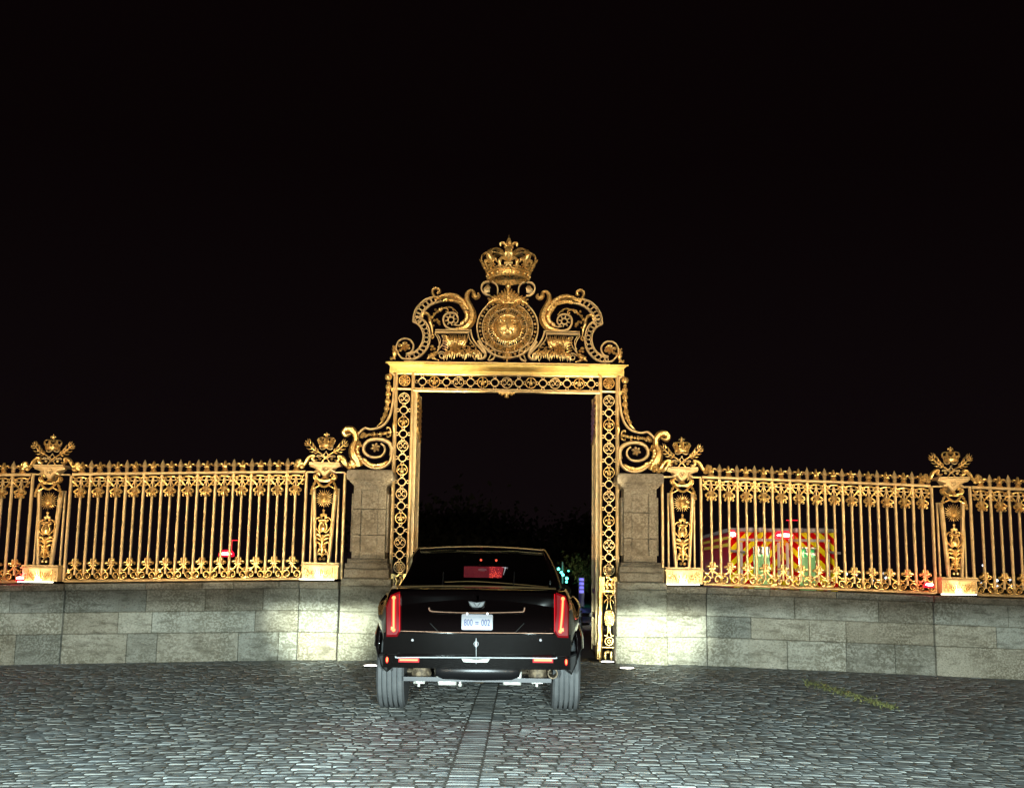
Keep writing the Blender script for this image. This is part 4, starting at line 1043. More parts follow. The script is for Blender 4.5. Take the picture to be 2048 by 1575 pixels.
# medallion
mc = Z7([(738, 838)])[0]; b = B(); cx, cz = 0, mc[1]
b.ring(cx, cz, 545 * u7, 26 * u7, .10, 0, 56); b.ring(cx, cz, 452 * u7, 16 * u7, .08, 0, 48); b.ring(cx, cz, 345 * u7, 18 * u7, .10, 0, 44); b.ring(cx, cz, 262 * u7, 26 * u7, .12, 0, 40)
med = b.build('medallion', GI, GT)
b = B(); nn = 44
for i in range(nn):
    a = 2 * math.pi * i / nn; r = 498 * u7; b.ball(cx + r * math.cos(a), -.04, cz + r * math.sin(a), 27 * u7 if i % 2 else 18 * u7, .03, 27 * u7 if i % 2 else 18 * u7, 6, 4)
b.build('bead_ring', G, med)
b = B()
for i in range(16):
    a = 2 * math.pi * i / 16 + .1; r = 398 * u7; px, pz = cx + r * math.cos(a), cz + r * math.sin(a)
    for dx, dz_ in ((-.4, -.4), (.4, -.4), (-.4, .4), (.4, .4), (0, 0)):
        ca, sa = math.cos(a), math.sin(a); ox, oz = dx * 62 * u7, dz_ * 62 * u7
        b.ball(px + ox * ca - oz * sa, -.06, pz + ox * sa + oz * ca, 23 * u7, .04, 23 * u7, 6, 4)
    a2 = a + math.pi / 16
    for o_2 in (-.06, 0, .06): b.strip([(cx + 360 * u7 * math.cos(a2 + o_2), cz + 360 * u7 * math.sin(a2 + o_2)), (cx + 440 * u7 * math.cos(a2 + o_2), cz + 440 * u7 * math.sin(a2 + o_2))], 10 * u7, .06)
b.build('order_chain', G, med)
b = B()
for i in range(48):
    a = 2 * math.pi * i / 48; r0, r1 = 255 * u7, (330 if i % 3 else 350) * u7
    b.ridge([(cx + r0 * math.cos(a), cz + r0 * math.sin(a)), (cx + r1 * math.cos(a), cz + r1 * math.sin(a))], [.022, .012], .05, -.06)
for i in range(8):
    a = 2 * math.pi * i / 8; b.ball(cx + 300 * u7 * math.cos(a), -.09, cz + 300 * u7 * math.sin(a), 40 * u7, .04, 30 * u7, 8, 5)
b.build('rays', G, med)
b = B(); vs = []      # domed disc with a boss of three lilies
b.ball(cx, -.02, cz, 245 * u7, .11, 245 * u7, 28, 16)
b.strip(cr([(cx - 130 * u7, cz + 175 * u7), (cx, cz + 215 * u7), (cx + 130 * u7, cz + 175 * u7)], 6), .05, .05, -.09)
disc = b.build('shield_boss', G, med, smooth=60)
b = B()
for (x, y, w_, h_, yy) in ((-125, 80, 125, 150, -.115), (125, 80, 125, 150, -.115), (0, -95, 165, 175, -.125)): fleur(b, cx + x * u7, cz + y * u7 - h_ * .5 * u7 + .0, w_ * u7 * 1.1, h_ * u7 * 1.1, .06, yy)
for s_ in (-1, 1): b.ridge(cr([(cx + s_ * 30 * u7, cz + 170 * u7), (cx + s_ * 60 * u7, cz + 110 * u7), (cx + s_ * 150 * u7, cz + 130 * u7)], 4), [.02, .05, .03], .05, -.10)
b.build('lily_charge', G, disc)
b = B(); z0 = Z7([(738, 430)])[0][1]      # trophy of arms crowning the medallion
rnd = random.Random(2)
for i in range(15):
    a = R(18 + 144 * i / 14); L_ = (330 + 45 * math.cos((i - 7) * .9)) * u7; p0_ = (cx + 70 * u7 * math.cos(a), z0 + 0 * math.sin(a)); 
    p1_ = (cx + L_ * math.cos(a) * 1.02, z0 + L_ * math.sin(a) * .78)
    b.ridge([p0_, ((p0_[0] + p1_[0]) / 2, (p0_[1] + p1_[1]) / 2), p1_], [.05, .07, .02], .07, -.05 - .02 * (i % 2))
for i in range(60):
    a = math.pi * rnd.random(); r = rnd.uniform(60, 330) * u7; b.ball(cx + r * math.cos(a) * 1.08, -.09 - .03 * rnd.random(), z0 + r * math.sin(a) * .62 - .02, rnd.uniform(14, 30) * u7, .03, rnd.uniform(12, 24) * u7, 7, 4)
b.ball(cx, -.16, Z7([(738, 150)])[0][1], 50 * u7, .05, 60 * u7, 10, 7); b.ridge([(cx, Z7([(738, 330)])[0][1]), (cx, Z7([(738, 60)])[0][1])], [.07, .05], .10, -.08)
for s_ in (-1, 1): b.ridge(cr([(cx + s_ * 60 * u7, z0 - .02), (cx + s_ * 200 * u7, z0 + .06), (cx + s_ * 360 * u7, z0 - .02)], 5), [.03, .06, .03], .07, -.08)
b.build('arms_trophy', G, GT)
b = B(); p = lambda y: Z7([(735, y)])[0][1]
for s_ in (-1, 1):
    for (dx, y) in ((135, 1180), (190, 1160), (120, 1215), (95, 1165), (230, 1110), (260, 1150)): b.ball(s_ * dx * u7, -.05, p(y), 30 * u7, .04, 24 * u7, 7, 5)
b.strip([(0, p(1130)), (0, p(1290))], 44 * u7, .06); zc2 = p(1335)
for i in range(8): a = i * math.pi / 4; b.ridge([(0, zc2), (70 * u7 * math.cos(a) * .6, zc2 + 70 * u7 * math.sin(a) * .6), (84 * u7 * math.cos(a), zc2 + 84 * u7 * math.sin(a))], [.02, .04, .01], .05)
b.ball(0, -.05, zc2, 30 * u7); b.strip([(0, p(1380)), (0, p(1430))], .03, .05); b.build('order_cross', G, GT)
# the great crown, in the round
Z6c = Zc(940, 450, 12.11); cr0 = Z6c([(930, 1345)])[0][1]; rs_ = 480 / 12.11 * DG / 2200 * .98
b = B(); crown(b, 0, -.02, cr0 + .0, rs_); b.v = [(x * 1.11, -.02 + (y + .02) * 1.11, z) for x, y, z in b.v]; b.build('great_crown', G, GT, smooth=40)
# ---------------------------------------------------------------- the limousine
LD = 10.6
LXC = P(740 + 912 / 4.257, 1260, LD)[0]
CAR = thing('limousine', 'glossy black armoured limousine with lit red tail lights driving into the gate', 'car', (LXC, LD, 0))
def z2(x, y, dy=0.0):
    X, Z = P(740 + x / 4.257, 1060 + y / 4.257, LD + dy); return (X - LXC, Z)
def zl(y, dy=0, x=912): return z2(x, y, dy)[1]
print('limo deck', zl(500), zl(435, .55), 'roof', zl(150, 1.5), 'bumper', zl(1180), 'half', z2(1700, 800), z2(1500, 170, 1.5), z2(1650, 490, .5), z2(1780, 750, 1.0), z2(80, 1400, .8), z2(1770, 1400, .8), z2(295, 1400, .8))
ZDK, ZBM = zl(505), zl(1178)
def loft(b, secs):
    n = len(secs[0][1]); vs = []; fs = []
    for y, pts in secs: vs += [(x, y, z) for x, z in pts]
    for i in range(len(secs) - 1):
        for k in range(n): fs.append((i * n + k, i * n + (k + 1) % n, (i + 1) * n + (k + 1) % n, (i + 1) * n + k))
    fs += [tuple(range(n - 1, -1, -1)), tuple((len(secs) - 1) * n + k for k in range(n))]
    b.add(vs, fs)
def half(pts): return [(x, z) for x, z in pts] + [(-x, z) for x, z in reversed(pts)]
def body_sec(w, zb, zs, cut, bulge=0, q=1.0):
    # half outline from keel to deck centre
    return cr(half([(0, zb), (w * .86, zb), (w * .97 + cut * .02, zb + .05), ((w + bulge * .6), zb + (zs - zb) * .35), (w + bulge * .8, zb + (zs - zb) * .55), (w + bulge * .25, zb + (zs - zb) * .78), (w * .985, zs - .09), (w * .95, zs - .02), (w * .88, zs), (w * .4, zs + .012), (0, zs + .014)]), 3, True)
b = B(); zb, zs = ZBM + .012, ZDK - .012
secs = [(.05, body_sec(.80, zb + .04, zs - .06, 0)), (.055, body_sec(.865, zb + .02, zs - .02, 0)), (.09, body_sec(.885, zb, zs, 0)), (.25, body_sec(.90, zb, zs + .012, 0, .03)), (.42, body_sec(.91, zb + .08, zs + .03, 0, .09)),
        (.46, body_sec(.915, zb + .28, zs + .03, 0, .10)), (.8, body_sec(.92, zb + .36, zs + .03, 0, .125)), (1.25, body_sec(.92, zb + .30, zs + .03, 0, .12)), (1.34, body_sec(.92, .27, zs + .03, 0, .09)), (1.8, body_sec(.92, .25, zs + .02, 0, .05)),
        (3.2, body_sec(.92, .25, zs, 0, .04)), (4.2, body_sec(.92, .25, zs - .04, 0, .06)), (4.6, body_sec(.91, .5, zs - .08, 0, .08)), (5.3, body_sec(.88, .5, zs - .14, 0, .06)), (5.6, body_sec(.8, .3, zs - .2, 0, 0))]
loft(b, secs); body = b.build('body', 'black_paint', CAR, smooth=50)
# greenhouse
def cab(w0, w1, z0, z1, th=.012): return half([(0, z0), (w0, z0), (w0 - (w0 - w1) * .5 + .01, z0 + (z1 - z0) * .5), (w1 + .015, z1 - .03), (w1 - .05, z1 + .0), (w1 * .5, z1 + .022), (0, z1 + .03)])
zr = zl(163, 1.12)
wr = (z2(1512, 170, 1.12)[0] - z2(428, 150, 1.12)[0]) / 2; wb_ = (z2(1645, 490, .55)[0] - z2(245, 490, .55)[0]) / 2
b = B(); z0 = zs + .03
loft(b, [(1.07, cab(wr + .12, wr, z0, zr)), (1.17, cab(wr + .125, wr + .004, z0, zr + .004)), (2.6, cab(wr + .13, wr + .01, z0, zr + .02)), (3.5, cab(wr + .11, wr - .02, z0, zr)), (4.45, cab(wr + .08, wr - .02, z0 - .08, z0 + .02))])
b.build('roof', 'black_paint', CAR, smooth=50)
# rear window: sloping slab with pillars
xw0, xw1 = wb_, wr
b = B(); z00, z11 = zl(470, .50), zr - .012
def quad(b, pts, th=(0, .02, -.0)):
    vs = pts + [(x + th[0], y + th[1], z + th[2]) for x, y, z in pts]; n = len(pts)
    b.add(vs, [tuple(range(n)), tuple(range(2 * n - 1, n - 1, -1))] + [(i, n + i, n + (i + 1) % n, (i + 1) % n) for i in range(n)])
quad(b, [(-xw0 + .06, .50, z00), (xw0 - .06, .50, z00), (xw1 - .035, 1.05, z11), (xw1 * .5, 1.045, z11 + .022), (0, 1.04, z11 + .03), (-xw1 * .5, 1.045, z11 + .022), (-xw1 + .035, 1.05, z11)])
b.build('rear_window', 'see_through_glass', CAR, smooth=0)
for s_ in (-1, 1):
    b = B()
    quad(b, [(s_ * (xw0 - .06), .50, z00 - .02), (s_ * xw0, .54, z00 - .06), (s_ * (wr + .11), .95, z0 + .05), (s_ * (wr + .004), 1.09, zr - .01), (s_ * (xw1 - .035), 1.05, z11)], (0, .04, -.02)); b.build('rear_pillar', 'black_paint', CAR, smooth=0)
    b = B(); b.tube(cr([(s_ * (xw0 + .0), .50, z00 - .03), (s_ * ((xw0 + xw1) / 2 + .012), 0.78, (z00 + zr) / 2 + .0), (s_ * (xw1 + .004), 1.04, zr - .012), (s_ * (xw1 - .03), 1.07, zr + .008)], 4), .007, 6); b.build('pillar_gleam', 'gold_sheen_trim', CAR)  # thin strip stands in for the gold reflection along the pillar
    b = B(); quad(b, [(s_ * (wr + .125), 1.2, z0 + .05), (s_ * (wr + .13), 3.9, z0 + .03), (s_ * (wr + .01), 3.3, zr - .05), (s_ * (wr + .014), 1.3, zr - .05)], (s_ * .006, 0, 0)); b.build('side_window', 'tinted_glass', CAR, smooth=0)
b = B(); b.tube(cr([(-xw1 + .03, 1.04, zr + .004), (-xw1 * .5, 1.03, zr + .022), (0, 1.025, zr + .032), (xw1 * .5, 1.03, zr + .022), (xw1 - .03, 1.04, zr + .004)], 4), .007, 6); b.build('roof_edge_gleam', 'gold_sheen_trim', CAR)  # thin strip stands in for the gold reflection on the roof edge
# cabin behind the rear glass; glowing panels stand in for the red view
b = B(); b.box(-wr - .05, wr + .05, 1.07, 1.1, z0 + .0, zr - .03); b.build('partition', mat('dark_trim', (.0015, .0012, .0012), .9, spec=0), CAR)
def onp(x0, y0, x1, y1, dy): a = z2(x0, y0, dy); c_ = z2(x1, y1, dy); return a[0], c_[0], c_[1], a[1]
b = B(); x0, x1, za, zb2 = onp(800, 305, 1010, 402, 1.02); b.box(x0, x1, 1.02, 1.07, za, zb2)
lp = b.build('red_stand_in', 'red_stand_in_glow', CAR)  # glowing panel added for the red seen through the glass
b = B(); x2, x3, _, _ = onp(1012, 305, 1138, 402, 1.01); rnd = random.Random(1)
b.prism([(x2 + .002, za), (x3 - .02, za), (x3, zb2), (x2 + .002, zb2)], 1.01, 1.07); b.build('bright_stand_in', 'bright_stand_in_glow', lp)
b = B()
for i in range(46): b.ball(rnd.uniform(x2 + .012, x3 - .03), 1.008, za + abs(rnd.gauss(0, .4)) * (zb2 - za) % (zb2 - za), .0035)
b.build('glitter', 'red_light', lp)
b = B(); p = z2(1152, 318, 1.0); b.ball(p[0], 1.0, p[1], .010, .008, .008); b.ridge([(p[0] - .035, p[1] + .006), (p[0], p[1]), (p[0] + .03, p[1])], [.002, .007, .002], .004, 1.0); b.ridge([(p[0], p[1]), (p[0] - .006, p[1] - .03), (p[0] - .02, p[1] - .075)], [.010, .006, .003], .004, 1.0); b.build('white_glint', 'far_white_light', lp)  # glowing bead and streaks for the white glint
b = B(); x4, x5, zc_, zd_ = onp(918, 322, 995, 347, 1.005); b.ball((x4 + x5) / 2, 1.005, (zc_ + zd_) / 2, (x5 - x4) / 2, .01, (zd_ - zc_) / 2, 12, 6); b.build('pale_glow', mat('pink_glow', (.5, .3, .35), .5, emit=(.8, .3, .35), estr=.45), lp)  # glowing pale oval, part of the red stand-in
for (x, y) in ((945, 252), (1075, 255)):
    b = B(); p = z2(x, y, 1.0); b.ball(p[0], 1.0, p[1], .012); b.build('cabin_light', 'red_light', CAR)
# parcel shelf, spoiler lips, deck strips with the gold light put into their colour
b = B(); b.box(-xw0 + .07, xw0 - .07, .55, 1.04, z0 - .02, z0 + .012); b.build('parcel_shelf', 'black_plastic', CAR)
b = B(); b.tube(cr([(z2(640, 443, .5)[0], .47, zl(443, .47)), (z2(880, 433, .5)[0], .47, zl(434, .47)), (z2(1160, 445, .5)[0], .47, zl(447, .47)), (z2(1520, 470, .5)[0], .47, zl(474, .47))], 6), .005, 6); b.build('window_sheen_strip', 'gold_sheen_trim', CAR)
b = B(); b.tube([(-.75, .22, ZDK + .014), (-.4, .20, ZDK + .026), (0, .19, ZDK + .030), (.4, .20, ZDK + .026), (.75, .22, ZDK + .014)], .008, 6)
b.build('deck_sheen_strip', 'gold_sheen_trim', CAR)
for x in (620, 1225):
    b = B(); p = z2(x, 440, .45); b.tube([(p[0], .44, ZDK), (p[0], .45, p[1]), (p[0] + .004, .47, p[1] + .10)], .005, 5); b.ball(p[0], .44, zl(470, .4), .012); b.build('aerial', 'black_steel', CAR)
# boot lid, with a raised shelf
zl1, zl2 = zl(868), ZDK
b = B()
def panel_curve(b, x0, x1, zlo, zhi, ybase, bow, th, n=14, lean=.03, roundtop=0):
    vs = []; fs = []; m_ = 8
    for i in range(n + 1):
        x = x0 + (x1 - x0) * i / n; yy = ybase + bow * (x / .9) ** 2
        for j in range(m_ + 1):
            t_ = j / m_; z = zlo + (zhi - zlo) * t_; vs.append((x, yy + lean * t_ + roundtop * max(0, t_ - .85) ** 2 * 40 - .0, z))
    k = m_ + 1; N0 = len(vs); vs += [(x, y + th, z) for x, y, z in vs]
    for i in range(n):
        for j in range(m_): a = i * k + j; fs.append((a, a + k, a + k + 1, a + 1)); a += N0; fs.append((a + 1, a + k + 1, a + k, a))
    for i in range(n): fs.append((i * k, N0 + i * k, N0 + i * k + k, i * k + k)); fs.append((i * k + m_, i * k + k + m_, N0 + i * k + k + m_, N0 + i * k + m_))
    for j in range(m_): fs.append((j, j + 1, N0 + j + 1, N0 + j)); a = n * k + j; fs.append((a, N0 + a, N0 + a + 1, a + 1))
    b.add(vs, fs)
xl_, xr_ = z2(262, 700)[0], z2(1590, 700)[0]
panel_curve(b, -.765, .765, zl1, ZDK, .012, .012, .09, lean=.05, roundtop=.03)
lid = b.build('boot_lid', 'black_paint', CAR, smooth=45)
b = B(); b.strip([z2(p, q) for p, q in ((262, 855), (640, 866), (860, 870), (1180, 872), (1560, 875))], .006, .012, -.002); b.build('shut_line_trim', 'bronze_trim', CAR)
b = B(); rnd = random.Random(4)
for (x, y) in ((640, 872), (858, 872), (1146, 874), (1175, 874), (1235, 870), (248, 830), (1222, 575), (1257, 605), (1495, 855), (1540, 838), (835, 898), (988, 900), (1380, 922), (1425, 920), (1460, 915), (340, 850)):
    p = z2(x, y); b.ball(p[0], .0, p[1], .008 if x in (858, 1146, 640) else .005, .006)
b.build('lid_glint', 'chrome', lid)  # chrome beads standing in for specular glints on the lid
b = B(); Lp = [z2(p, q) for p, q in ((505, 655), (512, 680), (560, 690), (735, 697), (912, 700), (1090, 698), (1270, 693), (1308, 686), (1315, 655))]
b.strip(cr(Lp, 4), [.02, .022, .016, .012, .012, .012, .012, .016, .022, .02], .03, -.02); b.build('chrome_strip', 'bronze_trim', lid)
for s_, xx in ((-1, 540), (1, 1285)):
    b = B(); b.strip([z2(912 + s_ * 400, 790), z2(912 + s_ * 330, 862)], .008, .02, -.0); b.build('crease', 'black_plastic', lid)
# emblem: winged shield
b = B(); EM = [z2(p, q) for p, q in ((835, 600), (912, 607), (985, 601), (972, 640), (952, 655), (912, 662), (868, 654), (850, 640))]
b.prism(EM, -.035, .0, .006); em = b.build('emblem', 'black_steel', lid, smooth=0)
b = B()
for (pp) in (((842, 606), (880, 612), (905, 650), (872, 648)), ((978, 607), (944, 612), (917, 650), (952, 648))): b.prism([z2(*q) for q in pp], -.042, -.034, .003)
b.prism([z2(*q) for q in ((888, 612), (936, 612), (912, 650))], -.045, -.034, .003); b.build('facet', 'emblem_silver', em, smooth=0)
# licence plate with its writing
px0, px1, pz0, pz1 = z2(780, 780)[0], z2(1046, 780)[0], zl(845), zl(712)
b = B(); r_ = .014; out = []
for (cx_, cz_, a0) in ((px1 - r_, pz1 - r_, 0), (px0 + r_, pz1 - r_, 90), (px0 + r_, pz0 + r_, 180), (px1 - r_, pz0 + r_, 270)):
    for k in range(5): out.append((cx_ + r_ * math.cos(R(a0 + k * 22.5)), cz_ + r_ * math.sin(R(a0 + k * 22.5))))
b.prism(out, -.035, -.02, .002); plate = b.build('licence_plate', 'plate_white', CAR, smooth=0)
def text(s, name, m_, parent, cx, cz, y, h_, w_, sub=False):
    c_ = bpy.data.curves.new(name, 'FONT'); c_.body = s; c_.extrude = .15; c_.align_x = 'CENTER'; c_.resolution_u = 3; c_.offset = .006
    o = bpy.data.objects.new(name, c_); C.objects.link(o); bpy.context.view_layer.update()
    me = bpy.data.meshes.new_from_object(o); bpy.data.objects.remove(o)
    xs_ = [v.co.x for v in me.vertices]; ys_ = [v.co.y for v in me.vertices]
    sx_, sz_ = w_ / (max(xs_) - min(xs_)), h_ / (max(ys_) - min(ys_)); mx = (max(xs_) + min(xs_)) / 2; mz = (max(ys_) + min(ys_)) / 2
    for v in me.vertices: v.co = Vector(((v.co.x - mx) * sx_ + cx, y - .002 - v.co.z * .008, (v.co.y - mz) * sz_ + cz))
    me.materials.clear(); me.materials.append(MATS[m_]); o = bpy.data.objects.new(name, me); C.objects.link(o); o.parent = parent; return o
hc = zl(782); hh = abs(zl(812) - zl(755))
text('800', 'number', 'plate_blue', plate, z2(838, 780)[0], hc, -.036, hh, z2(876, 780)[0] - z2(802, 780)[0])
text('002', 'number', 'plate_blue', plate, z2(985, 780)[0], hc, -.036, hh, z2(1022, 780)[0] - z2(948, 780)[0])
text('WASHINGTON, D.C.', 'plate_heading', 'plate_grey', plate, z2(910, 780)[0], zl(738), -.036, .015, .19)
b = B(); xm = z2(911, 780)[0]
for dz_ in (-.012, .003): b.box(xm - .016, xm + .016, -.0385, -.036, hc + dz_ - .004, hc + dz_ + .004)
b.build('district_flag', 'plate_blue', plate)
b = B()
for x in (828, 1000): p = z2(x, 706); b.ball(p[0], -.04, p[1], .010)
b.build('plate_lamp', 'far_white_light', CAR)
lamp('plate_lamp_light', 'POINT', (LXC + xm, LD - .10, pz1 + .02), .05, (.75, .88, 1), size=.02)
# tail lights
for s_, pts, strip_ in ((-1, ((138, 905), (135, 640), (175, 550), (250, 520), (258, 700), (262, 850), (230, 905)), ((205, 572), (203, 700), (203, 845))), (1, ((1690, 915), (1692, 650), (1668, 560), (1588, 530), (1575, 700), (1565, 860), (1600, 912)), ((1642, 580), (1634, 720), (1620, 858)))):
    b = B(); poly = [z2(*q) for q in pts]
    n = len(poly); b.prism(poly, -.005, .12, .02); tl = b.build('tail_light', 'dark_red_lens', CAR, smooth=0)
    b = B(); b.strip(cr([z2(q[0] + s_ * 0, q[1]) for q in strip_], 4), .048, .02, -.010); b.build('lens', 'red_lens', tl)
    b = B(); b.strip(cr([z2(*q) for q in strip_], 4), .017, .02, -.020); q = z2(*strip_[0]); b.ball(q[0], -.02, q[1], .018); q = z2(*strip_[2]); b.ball(q[0], -.02, q[1] - .0, .018); q2 = z2(strip_[2][0] + s_ * -25 if s_ < 0 else strip_[2][0] + 28, strip_[2][1] - 25); b.box(min(q[0], q2[0]), max(q[0], q2[0]), -.025, -.01, q[1] + .0, q[1] + .03) if s_ > 0 else b.box(q[0] - .025, q[0], -.025, -.01, q[1], q[1] + .03)
    b.build('light_bar', 'orange_light', tl)
    al_ = lamp('tail_light_glow', 'AREA', (LXC + z2(*strip_[1])[0], LD - .04, z2(*strip_[1])[1]), 2.5, (1, .02, .04), (LXC + z2(*strip_[1])[0], LD - 3, .3), size=.06); al_.data.shape = 'RECTANGLE'; al_.data.size_y = .3
    b = B(); e = 252 if s_ < 0 else 1572; b.strip([z2(e, 540), z2(e, 860)], .008, .02, -.014); b.build('inner_edge', 'red_lens', tl)
# bumper
b = B(); z_a, z_b = zl(1065), zl(880)
panel_curve(b, -.885, .885, z_a, z_b, .0, .05, .10, 18, lean=-.022); bm = b.build('bumper', 'bumper_paint', CAR, smooth=45)
b = B(); panel_curve(b, -.88, .88, ZBM, zl(1072), -.02, .05, .14, 18, lean=-.01); b.build('bumper_valance', 'bumper_paint', bm, smooth=45)
b = B(); b.strip(cr([z2(*q) for q in ((225, 1068), (235, 1078), (400, 1076), (900, 1078), (1400, 1082), (1575, 1084), (1582, 1076))], 3), .016, .03, -.045); b.build('bumper_trim', 'emblem_silver', bm)
b = B(); 
for x in (362, 663, 1146, 1452): p = z2(x, 933); b.lathe([(.0, -.006), (.012, -.006), (.014, .0)], p[0], p[1], 10, 'y')
b.build('parking_sensor', mat('sensor_grey', (.12, .12, .13), .4), bm)
for s_, xa, xb in ((-1, 245, 420), (1, 1385, 1558)):
    b = B(); a = z2(xa, 1098); c_ = z2(xb, 1098 if s_ < 0 else 1108); b.box(a[0], c_[0], -.035, .02, a[1] - .022 - (.004 if s_ > 0 else 0), a[1] + .022); fg = b.build('fog_light', 'red_lens', bm)
    b = B(); b.box(a[0] + .012, c_[0] - .012, -.042, -.03, a[1] - .007 - (.004 if s_ > 0 else 0), a[1] + .008); b.build('light_bar', 'orange_light', fg)
    p = z2(135, 1100) if s_ < 0 else z2(1680, 1120); b = B(); b.ball(p[0] - s_ * .01, .035, p[1], .022, .03, .042); b.build('reflector', 'red_lens', bm); b = B(); b.ball(p[0] - s_ * .01, .01, p[1], .009, .01, .026); b.build('reflector_glint', 'orange_light', bm)
b = B(); b.prism([z2(*q) for q in ((780, 1088), (905, 1094), (1022, 1090), (1005, 1118), (905, 1122), (795, 1116))], -.04, -.0, .004); b.build('tow_cover', 'dusty_aluminium', bm, smooth=0)
b = B(); b.strip([z2(905, 915), z2(905, 1130)], .007, .02, -.03); b.ridge([z2(905, 915), z2(905, 955), z2(905, 988)], [.006, .03, .03], .02, -.03); b.ring(*z2(905, 962), .022, .006, .02, -.03, 8); b.build('centre_ornament', 'emblem_silver', bm)
# rear corners of the wings below the bumper
for s_ in (-1, 1):
    b = B(); pts = ((80, 1050), (140, 1030), (165, 1190), (150, 1200), (100, 1150)) if s_ < 0 else ((1690, 1060), (1755, 1040), (1760, 1120), (1712, 1222), (1670, 1190))
    b.prism([z2(p, q, .2) for p, q in pts], .10, .42, .02); b.build('wing_corner', 'black_plastic', CAR, smooth=0)
    # flank of the wing, catching the light
    b = B(); sx_ = s_
    vs_ = []; 
    for yy, f_ in ((.38, 0), (.6, .5), (.85, .7), (1.2, .6)):
        for (hw, z_) in ((.93, 1.02), (1.0, .86), (1.035 + .01 * f_, .74), (1.04 + .012 * f_, .62), (1.03, .52)):
            vs_.append((sx_ * (hw - (.06 if yy < .5 else 0)), yy, z_ + (.0 if z_ > .6 else (.0 if yy < .5 else .10))))
    fs_ = [(i * 5 + k, i * 5 + k + 1, (i + 1) * 5 + k + 1, (i + 1) * 5 + k) for i in range(3) for k in range(4)]
    b.add(vs_, fs_); o = b.build('wheel_arch', 'black_paint', CAR, smooth=60); md = o.modifiers.new('thickness', 'SOLIDIFY'); md.thickness = .02
# mirror
b = B(); p = z2(1725, 500, 4.0); b.ball(.98, 3.9, P(1163, 1181, LD + 3.9)[1], .12, .08, .085, 12, 8); b.tube([(.9, 3.9, 1.15), (1.0, 3.9, 1.18)], .025); b.build('door_mirror', 'black_plastic', CAR)
b = B(); b.ball(-.98, 3.9, P(1163, 1181, LD + 3.9)[1], .12, .08, .085, 12, 8); b.tube([(-.9, 3.9, 1.15), (-1.0, 3.9, 1.18)], .025); b.build('door_mirror', 'black_plastic', CAR)
# wheels
WR = .40
def wheel(x, y, name='wheel'):
    b = B(); hw = .135; pr = [(WR - .09, -hw), (WR - .03, -hw), (WR - .004, -hw + .018)]
    w5 = (2 * hw - .036 - 4 * .013) / 5; xx = -hw + .018
    for i in range(5):
        pr += [(WR, xx + .002), (WR, xx + w5 - .002)]; xx += w5
        if i < 4: pr += [(WR - .035, xx + .001), (WR - .035, xx + .012)]; xx += .013
    pr += [(WR - .004, hw - .018), (WR - .03, hw), (WR - .09, hw)]
    b.lathe([(r_, h_ + x) for r_, h_ in pr], y, WR - .012, 48, 'x'); w = b.build('wheel', 'tyre_rubber', CAR, smooth=30)
    b = B(); b.lathe([(.30, x - .125), (.26, x - .12), (.26, x + .12), (.30, x + .125)], y, WR - .012, 28, 'x'); b.build('rim', 'black_steel', w); return w
xwl, xwr = z2(187, 1430, .78)[0], z2(1662, 1430, .78)[0]
for x in (xwl, xwr):
    wheel(x, .90); wheel(x * .86, 4.75)
# underside
b = B(); sec = []
for t_, rr in ((-1, .02), (-.97, .055), (-.8, .085), (0, .095), (.8, .085), (.97, .055), (1, .02)): sec.append((rr, t_ * z2(1290, 1200, .3)[0] * .98))
b.lathe([(r_, h_) for r_, h_ in sec], .42, zl(1195, .4), 20, 'x'); b.build('silencer', 'black_steel', CAR)
for (xa, xb) in ((565, 742), (1113, 1290)):
    a = z2(xa, 1240, .5); c_ = z2(xb, 1312, .5); b = B(); b.prism([(a[0] - .02, a[1] + .06), (c_[0], a[1] + .05), (c_[0] - .005, c_[1] + .0), (a[0] + .03, c_[1] + .0)], .42, .75, .012); b.build('heat_shield', 'dusty_aluminium', CAR, smooth=0)
for s_, (xa, xb) in ((-1, (355, 520)), (1, (1350, 1510))):
    a = z2(xa, 1180, .6); c_ = z2(xb, 1265, .6); m_x = (a[0] + c_[0]) / 2; hw = abs(c_[0] - a[0]) / 2
    b = B(); b.lathe([(hw * .5, c_[1] - .02), (hw, c_[1] + .02), (hw * 1.02, c_[1] + .06), (hw * .9, c_[1] + .1), (hw * .95, a[1] + .05)], m_x, .62, 16); b.build('air_spring', 'rusty_steel', CAR)
    b = B(); q = z2(415 if s_ < 0 else 1420, 1310, .6); b.tube([(q[0], .6, q[1] + .09), (q[0], .6, q[1] - .02)], .014); b.box(q[0] - .05, q[0] + .06, .58, .62, q[1] + .01, q[1] + .035); b.ball(q[0] - .04, .58, q[1] + .02, .016); b.ball(q[0] + .05, .58, q[1] + .03, .016); b.build('suspension_link', 'dusty_aluminium', CAR)
b = B(); b.tube([(xwl, .92, WR - .08), (0, .92, WR - .06), (xwr, .92, WR - .08)], .05, 10); b.ball(0, .92, WR - .06, .13, .14, .11, 12, 8); b.build('rear_axle', 'rusty_steel', CAR)
b = B(); q = z2(768, 1300, .5); b.tube([(q[0], .5, q[1] - .02), (q[0], .5, q[1] + .06)], .012); b.ball(q[0], .49, q[1] - .015, .02); b.build('tow_eye', 'dusty_aluminium', CAR)
b = B(); q = z2(1555, 1215, .3); b.lathe([(.05, .25), (.052, .27), (.04, .27), (.038, .6)], q[0], q[1], 14, 'y', cap=False); b.build('exhaust_pipe', 'rusty_steel', CAR)
b = B(); b.box(-.80, .80, .15, .40, ZBM - .01, ZBM + .05); b.box(-.72, .72, .4, 5.2, .30, .34); b.build('underbody', 'black_steel', CAR)

